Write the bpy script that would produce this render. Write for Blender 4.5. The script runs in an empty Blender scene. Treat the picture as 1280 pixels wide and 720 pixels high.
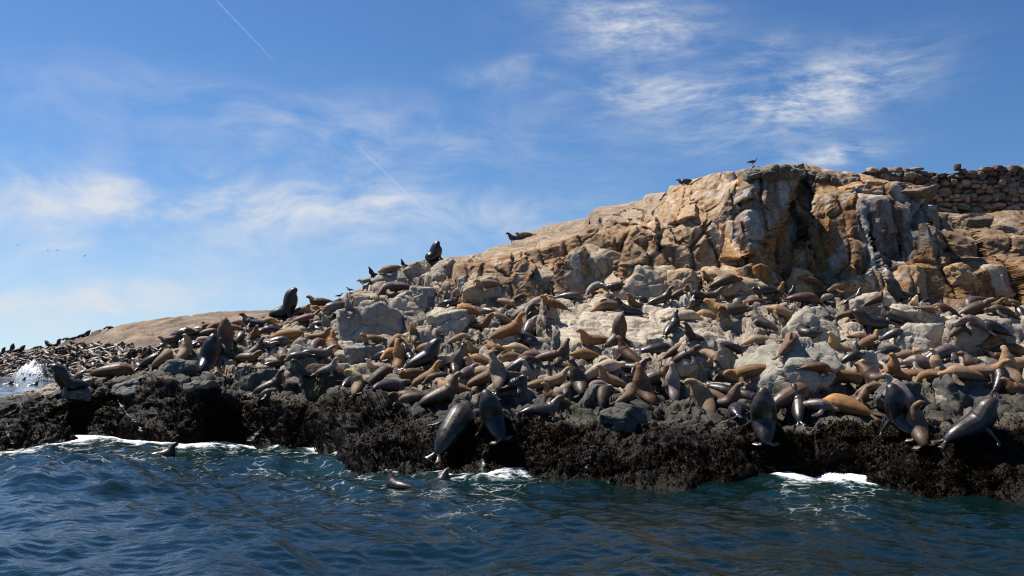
import bpy, bmesh, math, random
import numpy as np
from mathutils import Vector, Matrix, Euler

# ---------------------------------------------------------------- camera, sky, sun, exposure
SC = bpy.context.scene
COL = SC.collection
F, CX, CY, HOR, CAMZ = 1256.0, 640.0, 360.0, 450.0, 3.6      # focal length and image centre in photograph pixels, eye height
PITCH = math.atan((HOR - CY) / F)
cam_data = bpy.data.cameras.new('camera')
cam = bpy.data.objects.new('camera', cam_data)
COL.objects.link(cam)
cam.location = (0, 0, CAMZ)
cam.rotation_euler = (math.radians(90) + PITCH, 0, 0)
cam_data.sensor_width = 36.0
cam_data.lens = 36.0 * F / 1280.0
cam_data.clip_start = 0.2
cam_data.clip_end = 60000.0
SC.camera = cam

SUN_EL = math.radians(61.0)
SUN_AZ = math.radians(-62.0)          # measured from +Y (straight ahead) towards +X; negative is left
sun_dir = Vector((math.sin(SUN_AZ) * math.cos(SUN_EL), math.cos(SUN_AZ) * math.cos(SUN_EL), math.sin(SUN_EL)))
sun_data = bpy.data.lights.new('sun', 'SUN')
sun_data.energy = 5.0
sun_data.angle = math.radians(0.53)
sun_data.color = (1.0, 0.94, 0.84)
sun = bpy.data.objects.new('sun', sun_data)
COL.objects.link(sun)
sun.rotation_euler = (-sun_dir).to_track_quat('-Z', 'Y').to_euler()

vs = SC.view_settings
SC.display_settings.display_device = 'sRGB'
vs.view_transform = 'Standard'
vs.look = 'None'
vs.exposure = 0.52
vs.gamma = 1.0
vs.use_curve_mapping = False
SC.render.engine = 'CYCLES'
SC.cycles.use_denoising = True
SC.cycles.max_bounces = 4
SC.cycles.diffuse_bounces = 1
SC.cycles.pixel_filter_type = 'BLACKMAN_HARRIS'
SC.cycles.filter_width = 1.15
SC.cycles.transparent_max_bounces = 16


class NT:
    """small helper for building node trees"""
    def __init__(self, tree):
        self.t = tree
        tree.nodes.clear()

    def n(self, kind, **kw):
        nd = self.t.nodes.new(kind)
        for k, v in kw.items():
            if k in ('inp',):
                for a, b in v.items():
                    s = nd.inputs[a]
                    if hasattr(b, 'is_output'):
                        self.t.links.new(b, s)
                    else:
                        s.default_value = b
            else:
                setattr(nd, k, v)
        return nd

    def link(self, a, b):
        self.t.links.new(a, b)

    def math(self, op, a, b=0.0, c=None, clamp=False):
        nd = self.t.nodes.new('ShaderNodeMath')
        nd.operation = op
        nd.use_clamp = clamp
        for i, x in enumerate((a, b, c)):
            if x is None:
                continue
            if hasattr(x, 'is_output'):
                self.t.links.new(x, nd.inputs[i])
            else:
                nd.inputs[i].default_value = x
        return nd.outputs[0]

    def vmath(self, op, a, b=(0, 0, 0)):
        nd = self.t.nodes.new('ShaderNodeVectorMath')
        nd.operation = op
        for i, x in enumerate((a, b)):
            if hasattr(x, 'is_output'):
                self.t.links.new(x, nd.inputs[i])
            else:
                nd.inputs[i].default_value = x
        return nd.outputs['Value'] if op in ('DOT_PRODUCT', 'LENGTH', 'DISTANCE') else nd.outputs[0]

    def ramp(self, fac, stops, interp='LINEAR'):
        nd = self.t.nodes.new('ShaderNodeValToRGB')
        cr = nd.color_ramp
        cr.interpolation = interp
        while len(cr.elements) > 1:
            cr.elements.remove(cr.elements[-1])
        cr.elements[0].position = stops[0][0]
        cr.elements[0].color = col4(stops[0][1])
        for p, c in stops[1:]:
            e = cr.elements.new(p)
            e.color = col4(c)
        self.t.links.new(fac, nd.inputs[0])
        return nd.outputs[0]

    def mix(self, fac, a, b, blend='MIX'):
        nd = self.t.nodes.new('ShaderNodeMix')
        nd.data_type = 'RGBA'
        nd.blend_type = blend
        for s, x in ((nd.inputs[0], fac), (nd.inputs[6], a), (nd.inputs[7], b)):
            if hasattr(x, 'is_output'):
                self.t.links.new(x, s)
            elif isinstance(x, (tuple, list)):
                s.default_value = col4(x)
            else:
                s.default_value = x
        return nd.outputs[2]

    def noise(self, vec, scale, detail=4.0, rough=0.55, dist=0.0, dims='3D'):
        nd = self.t.nodes.new('ShaderNodeTexNoise')
        nd.noise_dimensions = dims
        if vec is not None:
            self.t.links.new(vec, nd.inputs['Vector'])
        nd.inputs['Scale'].default_value = scale
        nd.inputs['Detail'].default_value = detail
        nd.inputs['Roughness'].default_value = rough
        nd.inputs['Distortion'].default_value = dist
        return nd.outputs[0]

    def sstep(self, x, lo, hi):
        nd = self.t.nodes.new('ShaderNodeMapRange')
        nd.interpolation_type = 'SMOOTHSTEP'
        self.t.links.new(x, nd.inputs[0])
        nd.inputs[1].default_value = lo
        nd.inputs[2].default_value = hi
        return nd.outputs[0]


def col4(c):
    if isinstance(c, (int, float)):
        return (c, c, c, 1)
    return tuple(c) if len(c) == 4 else (c[0], c[1], c[2], 1)


def pixel_dir(u, v):
    """direction of the view ray through a photograph pixel (world space, y component 1)"""
    a, b = (u - CX) / F, (CY - v) / F
    cp, sp = math.cos(PITCH), math.sin(PITCH)
    y = cp - b * sp
    z = sp + b * cp
    return a / y, 1.0, z / y


# world: physical sky with thin cirrus streaks
world = bpy.data.worlds.new('World')
SC.world = world
world.use_nodes = True
W = NT(world.node_tree)
sky = W.n('ShaderNodeTexSky', sky_type='NISHITA')
sky.sun_disc = False
sky.sun_elevation = SUN_EL
sky.sun_rotation = SUN_AZ
sky.altitude = 0.0
sky.air_density = 1.0
sky.dust_density = 0.4
sky.ozone_density = 2.0
tc = W.n('ShaderNodeTexCoord')
D = tc.outputs['Generated']
# the lowest, yellowish degrees of the model sky are left out: the day is dry and clear
sky_sep = W.n('ShaderNodeSeparateXYZ', inp={0: D})
sky_lift = W.n('ShaderNodeCombineXYZ', inp={0: sky_sep.outputs[0], 1: sky_sep.outputs[1], 2: W.math('ADD', W.math('MAXIMUM', sky_sep.outputs[2], 0.0), 0.075)})
W.link(W.vmath('NORMALIZE', sky_lift.outputs[0]), sky.inputs[0])
sep = W.n('ShaderNodeSeparateXYZ', inp={0: D})
zc = W.math('MAXIMUM', sep.outputs[2], 0.02)
# thin high cloud, drawn on the dome: azimuth and height above the horizon
azim = W.math('ARCTAN2', sep.outputs[0], sep.outputs[1])
P = W.n('ShaderNodeCombineXYZ', inp={0: azim, 1: W.math('MULTIPLY', sep.outputs[2], 1.25), 2: 0.0}).outputs[0]


def cloud_patch(u, v, ru, rv, rot=0.0):
    """soft elliptic mask around the sky direction seen at a pixel; axes in degrees on the sky"""
    d = Vector(pixel_dir(u, v)).normalized()
    right = Vector((d.y, -d.x, 0)).normalized()
    up = right.cross(d)
    r2 = right * math.cos(rot) + up * math.sin(rot)
    u2 = -right * math.sin(rot) + up * math.cos(rot)
    a = W.math('MULTIPLY', W.vmath('DOT_PRODUCT', D, tuple(r2)), F / ru)
    b = W.math('MULTIPLY', W.vmath('DOT_PRODUCT', D, tuple(u2)), F / rv)
    # offset so the centre is 0
    q = W.math('ADD', W.math('MULTIPLY', a, a), W.math('MULTIPLY', b, b))
    front = W.math('GREATER_THAN', W.vmath('DOT_PRODUCT', D, tuple(d)), 0.3)
    e = W.math('POWER', 2.718, W.math('MULTIPLY', q, -1.0))
    return W.math('MULTIPLY', e, front)


warp = W.n('ShaderNodeTexNoise', inp={'Vector': P, 'Scale': 5.0, 'Detail': 2.0})
wv = W.vmath('MULTIPLY', W.vmath('SUBTRACT', warp.outputs['Color'], (0.5, 0.5, 0.5)), (0.16, 0.16, 0))
Pw = W.vmath('ADD', P, wv)
mp = W.n('ShaderNodeMapping', inp={0: Pw})
mp.inputs['Rotation'].default_value = (0, 0, math.radians(8))
mp.inputs['Scale'].default_value = (1.0, 2.4, 1)
streak = W.noise(mp.outputs[0], 9.0, 6.0, 0.6, 0.0)
Pf_ = W.vmath('ADD', P, W.vmath('MULTIPLY', wv, (0.4, 0.4, 0)))
mp2 = W.n('ShaderNodeMapping', inp={0: Pf_})
mp2.inputs['Rotation'].default_value = (0, 0, math.radians(-34))
mp2.inputs['Scale'].default_value = (1.0, 3.4, 1)
fibre = W.noise(mp2.outputs[0], 19.0, 6.0, 0.68, 0.0)
veil = W.noise(Pw, 11.0, 4.0, 0.55)

PATCH = [  # u, v, half-sizes in pixels, tilt, strength
    (140, 250, 380, 44, 0.02, 0.95), (450, 262, 290, 34, -0.04, 0.75),
    (250, 135, 250, 40, -0.05, 0.5), (520, 175, 260, 44, 0.06, 0.45), (60, 378, 260, 30, -0.05, 0.9), (300, 335, 460, 75, 0.0, 0.42),
    (780, 30, 96, 36, -0.12, 1.15), (650, 88, 66, 18, 0.2, 0.8), (825, 118, 105, 24, -0.08, 0.9), (1010, 122, 110, 38, 0.22, 1.4),
    (1042, 196, 58, 14, 0.12, 1.2), (955, 65, 34, 16, .5, .5),
]
mask = None
for (u, v, ru, rv, rot, st) in PATCH:
    m = W.math('MULTIPLY', cloud_patch(u, v, ru, rv, rot), st)
    mask = m if mask is None else W.math('ADD', mask, m)
# elsewhere in the sky the same thin cirrus goes on
side = W.math('MULTIPLY', W.sstep(veil, 0.52, 0.75), 0.35)
away = W.sstep(sep.outputs[1], 0.80, 0.5)
mask = W.math('ADD', mask, W.math('MULTIPLY', side, away))
# on the right the ice falls in feathery fibres, on the left it is a soft veil
fw = W.sstep(sep.outputs[0], -0.05, 0.12)
texf = W.math('ADD', W.math('MULTIPLY', fibre, 0.58), W.math('MULTIPLY', veil, 0.56))
texs = W.math('ADD', W.math('MULTIPLY', streak, 0.62), W.math('MULTIPLY', veil, 0.45))
tex = W.math('ADD', W.math('MULTIPLY', texf, fw), W.math('MULTIPLY', texs, W.math('SUBTRACT', 1.0, fw)))
dens = W.math('MULTIPLY', W.sstep(tex, 0.40, 0.86), W.math('MULTIPLY', mask, 1.15))
hazy = W.math('MULTIPLY', cloud_patch(-60, 440, 620, 130), 0.34)      # thin haze low on the sun's side
dens = W.math('ADD', dens, hazy)
dens = W.math('MULTIPLY', dens, 1.0, clamp=True)
dens = W.math('MINIMUM', dens, 0.92)
skyg = W.n('ShaderNodeGamma', inp={'Color': sky.outputs[0], 'Gamma': 1.35}).outputs[0]
skyc = W.n('ShaderNodeHueSaturation', inp={'Hue': 0.5, 'Saturation': 1.12, 'Value': 0.74, 'Color': skyg}).outputs[0]
cloudcol = W.n('ShaderNodeRGB')
cloudcol.outputs[0].default_value = (8.4, 8.7, 9.2, 1)
final = W.mix(dens, skyc, cloudcol.outputs[0])
bg = W.n('ShaderNodeBackground', inp={'Color': final, 'Strength': 0.061})
world.cycles.sampling_method = 'NONE'
wo = W.n('ShaderNodeOutputWorld', inp={'Surface': bg.outputs[0]})


# ---------------------------------------------------------------- numeric helpers
_tab = np.random.default_rng(12345)
TB = _tab.random((9, 64, 64, 64)).astype(np.float32).reshape(9, -1)


def lat(ix, iy, iz, seed):
    return (((ix + seed * 7) & 63) << 12) | (((iy + seed * 13) & 63) << 6) | ((iz + seed * 29) & 63)


def vnoise(P, scale, seed=0):
    """value noise in -1..1 at points P (n,3)"""
    Q = (P * scale).astype(np.float32)
    I = np.floor(Q).astype(np.int32)
    f = Q - I
    f = f * f * (3 - 2 * f)
    ix, iy, iz = I[:, 0], I[:, 1], I[:, 2]
    fx, fy, fz = f[:, 0], f[:, 1], f[:, 2]
    t = TB[0]
    c = [[[t[lat(ix + dx, iy + dy, iz + dz, seed)] for dz in (0, 1)] for dy in (0, 1)] for dx in (0, 1)]
    g = [[c[dx][dy][0] + (c[dx][dy][1] - c[dx][dy][0]) * fz for dy in (0, 1)] for dx in (0, 1)]
    h = [g[dx][0] + (g[dx][1] - g[dx][0]) * fy for dx in (0, 1)]
    return (h[0] + (h[1] - h[0]) * fx) * 2 - 1


def fbm(P, scale, octv=4, seed=0, gain=0.5):
    a, s, out, tot = 1.0, scale, 0, 0
    for i in range(octv):
        out = out + a * vnoise(P + 0.37 * i, s, seed + i * 5)
        tot += a
        a *= gain
        s *= 2.07
    return out / tot


def cells(P, scale, seed=0, ids=False):
    """jittered cells: offset of the cell, height of its tilted plane, distance to the edge, a random number and the squared distance to its centre"""
    Q = (P * scale).astype(np.float32)
    I = np.floor(Q).astype(np.int32)
    n = len(P)
    best = np.full(n, 1e9, np.float32)
    second = np.full(n, 1e9, np.float32)
    bh = np.zeros(n, np.int32)
    bx, by, bz = (np.zeros(n, np.float32) for _ in range(3))
    for dx in (-1, 0, 1):
        for dy in (-1, 0, 1):
            for dz in (-1, 0, 1):
                cx, cy, cz = I[:, 0] + dx, I[:, 1] + dy, I[:, 2] + dz
                h = lat(cx, cy, cz, seed)
                ex = Q[:, 0] - (cx + 0.1 + 0.8 * TB[1][h])
                ey = Q[:, 1] - (cy + 0.1 + 0.8 * TB[2][h])
                ez = Q[:, 2] - (cz + 0.1 + 0.8 * TB[3][h])
                d = ex * ex + ey * ey + ez * ez
                nb = d < best
                second = np.where(nb, best, np.minimum(second, d))
                best = np.where(nb, d, best)
                bh = np.where(nb, h, bh)
                bx, by, bz = np.where(nb, ex, bx), np.where(nb, ey, by), np.where(nb, ez, bz)
    tilt = (TB[4][bh] - .5) * bx + (TB[5][bh] - .5) * by + (TB[6][bh] - .5) * bz
    edge = np.sqrt(second) - np.sqrt(best)
    if ids:
        return bh, edge
    return TB[7][bh] - .5, tilt * 2, edge, TB[8][bh], best


def sst(x, a, b):
    t = np.clip((x - a) / (b - a), 0, 1)
    return t * t * (3 - 2 * t)


def grid_normals(P):
    du = np.gradient(P, axis=1)
    dv = np.gradient(P, axis=0)
    n = np.cross(du, dv)
    n /= np.linalg.norm(n, axis=2, keepdims=True) + 1e-9
    return n


def unproject(u, v, d):
    a, b = (u - CX) / F, (CY - v) / F
    cp, sp = math.cos(PITCH), math.sin(PITCH)
    y = cp - b * sp
    z = sp + b * cp
    return np.stack([a / y * d, d, CAMZ + z / y * d], axis=-1)


def project(P):
    x, y, z = P[..., 0], P[..., 1], P[..., 2] - CAMZ
    cp, sp = math.cos(PITCH), math.sin(PITCH)
    f = y * cp + z * sp
    b = -y * sp + z * cp
    return CX + F * x / f, CY - F * b / f


def mesh_from_grid(name, P, attrs=None, colors=None):
    nr, nc = P.shape[:2]
    me = bpy.data.meshes.new(name)
    me.vertices.add(nr * nc)
    me.vertices.foreach_set('co', P.reshape(-1).astype(np.float32))
    idx = np.arange(nr * nc).reshape(nr, nc)
    q = np.stack([idx[:-1, :-1], idx[:-1, 1:], idx[1:, 1:], idx[1:, :-1]], -1).reshape(-1)
    nf = (nr - 1) * (nc - 1)
    me.loops.add(nf * 4)
    me.loops.foreach_set('vertex_index', q.astype(np.int32))
    me.polygons.add(nf)
    me.polygons.foreach_set('loop_start', np.arange(0, nf * 4, 4, dtype=np.int32))
    me.update(calc_edges=True)
    me.polygons.foreach_set('use_smooth', np.ones(nf, bool))
    add_attrs(me, attrs, colors)
    return me


def add_attrs(me, attrs=None, colors=None):
    for k, a in (attrs or {}).items():
        at = me.attributes.new(k, 'FLOAT', 'POINT')
        at.data.foreach_set('value', np.ascontiguousarray(a, dtype=np.float32).reshape(-1))
    for k, c in (colors or {}).items():
        at = me.attributes.new(k, 'FLOAT_COLOR', 'POINT')
        c = np.asarray(c, np.float32).reshape(-1, 3)
        at.data.foreach_set('color', np.concatenate([c, np.ones((len(c), 1), np.float32)], 1).reshape(-1))


def mesh_from_arrays(name, V, Fc, smooth=True):
    """V (n,3), Fc (m,k) with k 3 or 4"""
    me = bpy.data.meshes.new(name)
    V = np.asarray(V, np.float32)
    Fc = np.asarray(Fc, np.int32)
    me.vertices.add(len(V))
    me.vertices.foreach_set('co', V.reshape(-1))
    k = Fc.shape[1]
    me.loops.add(Fc.size)
    me.loops.foreach_set('vertex_index', Fc.reshape(-1))
    me.polygons.add(len(Fc))
    me.polygons.foreach_set('loop_start', np.arange(0, Fc.size, k, dtype=np.int32))
    me.update(calc_edges=True)
    me.polygons.foreach_set('use_smooth', np.full(len(Fc), smooth))
    return me


def add_obj(name, me, mat=None, parent=None, loc=None, label=None, cat=None, group=None, kind=None):
    o = bpy.data.objects.new(name, me)
    COL.objects.link(o)
    if mat is not None and me is not None and len(me.materials) == 0:
        me.materials.append(mat)
    if parent is not None:
        o.parent = parent
    if loc is not None:
        o.location = loc
    for k, v in (('label', label), ('category', cat), ('group', group), ('kind', kind)):
        if v:
            o[k] = v
    return o


def interp_table(us, table, u):
    """table: list of rows of values at stations us -> monotone-ish cubic over u"""
    t = np.asarray(table, float)
    out = np.empty((t.shape[1], len(u)))
    m = np.zeros_like(t)
    us = np.asarray(us, float)
    dl = np.diff(t, axis=0) / np.diff(us)[:, None]
    m[1:-1] = np.where(dl[:-1] * dl[1:] > 0, 2 * dl[:-1] * dl[1:] / (dl[:-1] + dl[1:] + 1e-12), 0)
    m[0], m[-1] = dl[0], dl[-1]
    k = np.clip(np.searchsorted(us, u) - 1, 0, len(us) - 2)
    h = us[k + 1] - us[k]
    s = np.clip((u - us[k]) / h, 0, 1)[:, None]
    h = h[:, None]
    r = (2 * s**3 - 3 * s**2 + 1) * t[k] + (s**3 - 2 * s**2 + s) * h * m[k] + (-2 * s**3 + 3 * s**2) * t[k + 1] + (s**3 - s**2) * h * m[k + 1]
    return r.T

# ---------------------------------------------------------------- materials of the rock
def new_mat(name):
    m = bpy.data.materials.new(name)
    m.use_nodes = True
    return m, NT(m.node_tree)


def rock_material(name, use_attr=True, base=(0.4, 0.35, 0.3), spread=0.35, bump=0.6):
    m, T = new_mat(name)
    geo = T.n('ShaderNodeNewGeometry')
    pos = geo.outputs['Position']
    if use_attr:
        c = T.n('ShaderNodeAttribute', attribute_name='tint').outputs['Color']
        wet = T.n('ShaderNodeAttribute', attribute_name='wet').outputs['Fac']
    else:
        oi = T.n('ShaderNodeObjectInfo')
        c = oi.outputs['Color']
        wet = oi.outputs['Alpha']
    n1 = T.noise(pos, 1.3, 3, 0.6)
    n2 = T.noise(pos, 7.0, 4, 0.65)
    n3 = T.noise(pos, 30.0, 2, 0.6)
    k = T.math('ADD', T.math('MULTIPLY', n1, 0.9), T.math('MULTIPLY', n2, 0.8))
    k = T.math('ADD', k, T.math('MULTIPLY', n3, 0.5))
    k = T.math('ADD', T.math('MULTIPLY', T.math('SUBTRACT', k, 1.1), spread * 3.2), 1.0)
    k = T.math('MAXIMUM', k, 0.28)
    kv = T.n('ShaderNodeCombineXYZ', inp={0: k, 1: k, 2: k}).outputs[0]
    c2 = T.mix(1.0, c, kv, 'MULTIPLY')
    # mineral stains and bird lime, following the rock
    mpn = T.n('ShaderNodeMapping', inp={0: pos})
    mpn.inputs['Scale'].default_value = (2.4, 2.4, 0.35)
    stain = T.noise(mpn.outputs[0], 1.6, 3, 0.6)
    c2 = T.mix(T.math('MULTIPLY', T.sstep(stain, 0.58, 0.78), T.math('MAXIMUM', T.math('SUBTRACT', 0.5, T.math('MULTIPLY', wet, 0.9)), 0.0)), c2, (0.50, 0.45, 0.38))
    c2 = T.mix(T.math('MULTIPLY', T.sstep(stain, 0.44, 0.28), 0.45), c2, T.mix(1.0, c2, (0.42, 0.32, 0.24), 'MULTIPLY'))
    rough = T.math('SUBTRACT', 0.93, T.math('MULTIPLY', wet, 0.55))
    h = T.math('ADD', T.math('MULTIPLY', n2, 0.6), T.math('MULTIPLY', n3, 0.35))
    # thin joints that come and go
    mpj = T.n('ShaderNodeMapping', inp={0: T.vmath('ADD', pos, T.vmath('MULTIPLY', T.n('ShaderNodeTexNoise', inp={'Vector': pos, 'Scale': 0.9, 'Detail': 2.0}).outputs['Color'], (1.6, 1.6, 1.6)))})
    mpj.inputs['Rotation'].default_value = (0.5, 0.3, 0.4)
    mpj.inputs['Scale'].default_value = (0.45, 0.8, 1.5)
    vor = T.n('ShaderNodeTexVoronoi', feature='DISTANCE_TO_EDGE', inp={'Vector': mpj.outputs[0], 'Scale': 1.0})
    crack = T.math('MAXIMUM', T.sstep(vor.outputs['Distance'], 0.0, 0.03), T.sstep(n1, 0.5, 0.42))
    h = T.math('ADD', h, T.math('MULTIPLY', crack, 0.3))
    c2 = T.mix(T.math('MULTIPLY', T.math('SUBTRACT', 1.0, crack), 0.55), c2, T.mix(1.0, c2, (0.25, 0.2, 0.16), 'MULTIPLY'))
    b = T.n('ShaderNodeBump', inp={'Strength': bump, 'Distance': 0.10, 'Height': h})
    p = T.n('ShaderNodeBsdfPrincipled', inp={'Base Color': c2, 'Roughness': rough, 'Normal': b.outputs[0]})
    T.link(T.math('SUBTRACT', 0.2, T.math('MULTIPLY', wet, 0.14)), p.inputs['Specular IOR Level'])
    T.n('ShaderNodeOutputMaterial', inp={0: p.outputs[0]})
    return m


M_ROCK = rock_material('weathered_rock')
M_BOULDER = rock_material('boulder_rock', use_attr=False)

# ---------------------------------------------------------------- the islet: profiles of the shore, terrace, cliff and hill top
ST = [  # station, waterline row, then (row, distance) of kelp line, low, middle and back terrace, cliff, cliff top, crest
    (-200, 562, (515, 43.5), (511, 45), (509, 46), (508, 47), (507, 47.5), (506.5, 48), (506, 48.5)),
    (0, 560, (503, 43.5), (500, 45), (499, 46), (498, 47), (498, 47.5), (498, 48), (497.5, 48.5)),
    (60, 557, (497, 45), (490, 46), (486, 47), (484, 48), (483, 48.5), (482, 49), (481, 49.5)),
    (130, 553, (490, 46), (478, 47), (472, 48), (468, 49), (466, 50), (465, 50.5), (464, 51)),
    (180, 557, (480, 45), (470, 46), (462, 47.5), (456, 49), (453, 50), (451, 50.5), (449, 51)),
    (210, 560, (477, 44), (462, 45.5), (450, 47), (440, 48.5), (435, 49.5), (431, 50), (428, 50.5)),
    (250, 560, (487, 43), (468, 44.5), (450, 46.5), (432, 48.5), (422, 50), (415, 51), (410, 52)),
    (300, 556, (500, 44), (475, 45.5), (450, 47.5), (428, 50), (415, 52), (406, 53), (400, 54)),
    (350, 562, (503, 42), (478, 44), (450, 46.5), (425, 49.5), (410, 52), (398, 54), (391, 55.5)),
    (400, 570, (490, 41), (465, 43.5), (440, 46.5), (415, 49.5), (398, 52), (387, 54), (379, 56)),
    (440, 580, (492, 39), (465, 42), (435, 46), (405, 49.5), (385, 52.5), (372, 54.5), (362, 56.5)),
    (480, 587, (500, 37), (470, 40.5), (440, 44.5), (405, 49), (372, 53), (355, 55), (342, 57)),
    (530, 593, (515, 34.5), (475, 38.5), (440, 43), (400, 48.5), (362, 53), (340, 56), (322, 58.5)),
    (575, 596, (528, 33), (480, 37), (435, 43), (385, 49), (358, 51.5), (338, 54), (319, 60)),
    (640, 599, (530, 32.5), (478, 37), (430, 43), (376, 49.5), (350, 51), (330, 53.5), (298, 62)),
    (700, 601, (527, 32.3), (475, 37), (430, 42.5), (370, 49.5), (340, 51.3), (318, 53), (276, 63)),
    (760, 602, (524, 32.2), (475, 36.8), (430, 42.5), (366, 49.5), (338, 51), (300, 53.5), (256, 63)),
    (820, 603, (523, 32.2), (475, 36.8), (430, 42.5), (362, 49.3), (335, 51), (290, 54.5), (237, 62)),
    (870, 605, (524, 32), (475, 36.6), (430, 42), (362, 48.8), (325, 51), (275, 54.5), (223, 60)),
    (920, 605, (530, 31.5), (478, 36), (432, 41.5), (360, 48.5), (320, 50.3), (262, 52.5), (210, 57)),
    (955, 604, (540, 31), (480, 35.5), (432, 41.5), (360, 48.5), (310, 50), (255, 52), (207, 57)),
    (990, 603, (540, 31), (480, 35.5), (432, 41.5), (360, 49), (315, 52.5), (260, 55), (207, 58.5)),
    (1030, 601, (533, 31.8), (480, 35.5), (432, 41.5), (362, 49.2), (315, 51), (260, 53), (216, 58)),
    (1075, 604, (532, 31.4), (482, 35), (432, 41.5), (364, 49.3), (310, 50.8), (245, 52), (226, 57)),
    (1120, 611, (536, 30.2), (485, 34.5), (433, 41), (366, 49.3), (305, 50.6), (240, 51.5), (234, 56)),
    (1150, 615, (540, 29.5), (485, 34), (433, 41), (368, 49.3), (310, 50.8), (258, 51.8), (250, 57)),
    (1167, 617, (540, 29.2), (485, 34), (433, 41), (372, 49.8), (338, 52.6), (302, 56), (266, 60)),
    (1200, 620, (538, 28.5), (487, 33.5), (433, 41), (378, 49), (343, 52.4), (305, 56), (267, 60)),
    (1280, 622, (530, 28.5), (485, 33.5), (433, 40.5), (385, 48), (340, 52), (303, 55.8), (265, 60)),
    (1450, 625, (525, 28.5), (482, 33.5), (432, 40.5), (385, 48), (338, 52), (300, 55.8), (262, 60)),
]


def elev(v, d):
    return unproject(np.array([640.0]), np.array([float(v)]), np.array([float(d)]))[0][2]


def dist_at(v, z):
    """distance at which the ray of image row v reaches height z"""
    k = (elev(v, 1.0) - CAMZ)
    return (z - CAMZ) / k


def row_at(d, z):
    return project(np.array([[0.0, d, z]]))[1][0]


tv, td = [], []
for s in ST:
    u, wl = s[0], s[1]
    rows = list(s[2:])
    dw = dist_at(wl, 0.0)
    d0 = dw - 2.0
    v8, d8 = rows[-1]
    z8 = elev(v8, d8)
    if u < 340:
        b1, b2 = (d8 + 4, max(z8 - 2.2, -0.6)), (d8 + 11, -1.6)
    elif u < 560:
        b1, b2 = (d8 + 5, z8 - 1.5), (d8 + 26, -1.6)
    elif u < 1060:
        b1, b2 = (d8 + 10, z8 - 0.6), (d8 + 45, z8 - 7)
    else:
        b1, b2 = (max(63.5, d8 + 3), z8 + 0.1), (105, z8 - 4)
    tv.append([row_at(d0, -1.3), wl] + [r[0] for r in rows] + [row_at(*b1), row_at(*b2)])
    td.append([d0, dw] + [r[1] for r in rows] + [b1[0], b2[0]])
us = [s[0] for s in ST]
NC = 1180
# columns evenly spread, with extra ones on the flank of the big buttress
uc = np.concatenate([np.linspace(-200, 1150, 960, endpoint=False), np.linspace(1150, 1168, 60, endpoint=False), np.linspace(1168, 1450, 160)])
V = interp_table(us, tv, uc)
Dd = interp_table(us, td, uc)
segs = [16, 90, 76, 76, 92, 74, 78, 60, 22, 12]
rowp = np.concatenate([np.linspace(i, i + 1, n, endpoint=False) for i, n in enumerate(segs)] + [[10.0]])
k = np.clip(rowp.astype(int), 0, 9)
fr = (rowp - k)[:, None]
GV = V[k] * (1 - fr) + V[k + 1] * fr
GD = Dd[k] * (1 - fr) + Dd[k + 1] * fr
GU = np.repeat(uc[None, :], len(rowp), 0)


def smooth_rows(A, n):
    kern = np.hanning(n + 2)[1:-1]
    kern /= kern.sum()
    pad = n // 2
    B = np.concatenate([np.repeat(A[:1], pad, 0), A, np.repeat(A[-1:], pad, 0)], 0)
    out = np.zeros_like(A)
    for i, w in enumerate(kern):
        out += w * B[i:i + len(A)]
    return out


BASE = unproject(GU, GV, GD)
BASE[:, :, 2] = smooth_rows(BASE[:, :, 2], 21)
BASE[:, :, 1] = smooth_rows(BASE[:, :, 1], 21)
bu, bv = project(BASE)
RP = np.repeat(rowp[:, None], len(uc), 1)


def poly_sd(poly, U, Vv):
    """signed distance (positive inside) to a polygon in design coordinates"""
    poly = np.asarray(poly, float)
    n = len(poly)
    best = np.full(U.shape, 1e9)
    inside = np.zeros(U.shape, bool)
    for i in range(n):
        a, b = poly[i], poly[(i + 1) % n]
        ex, ey = b - a
        wx, wy = U - a[0], Vv - a[1]
        t = np.clip((wx * ex + wy * ey) / (ex * ex + ey * ey + 1e-9), 0, 1)
        best = np.minimum(best, np.hypot(wx - t * ex, wy - t * ey))
        c = ((a[1] > Vv) != (b[1] > Vv)) & (U < (b[0] - a[0]) * (Vv - a[1]) / (b[1] - a[1] + 1e-12) + a[0])
        inside ^= c
    return np.where(inside, best, -best)


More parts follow.
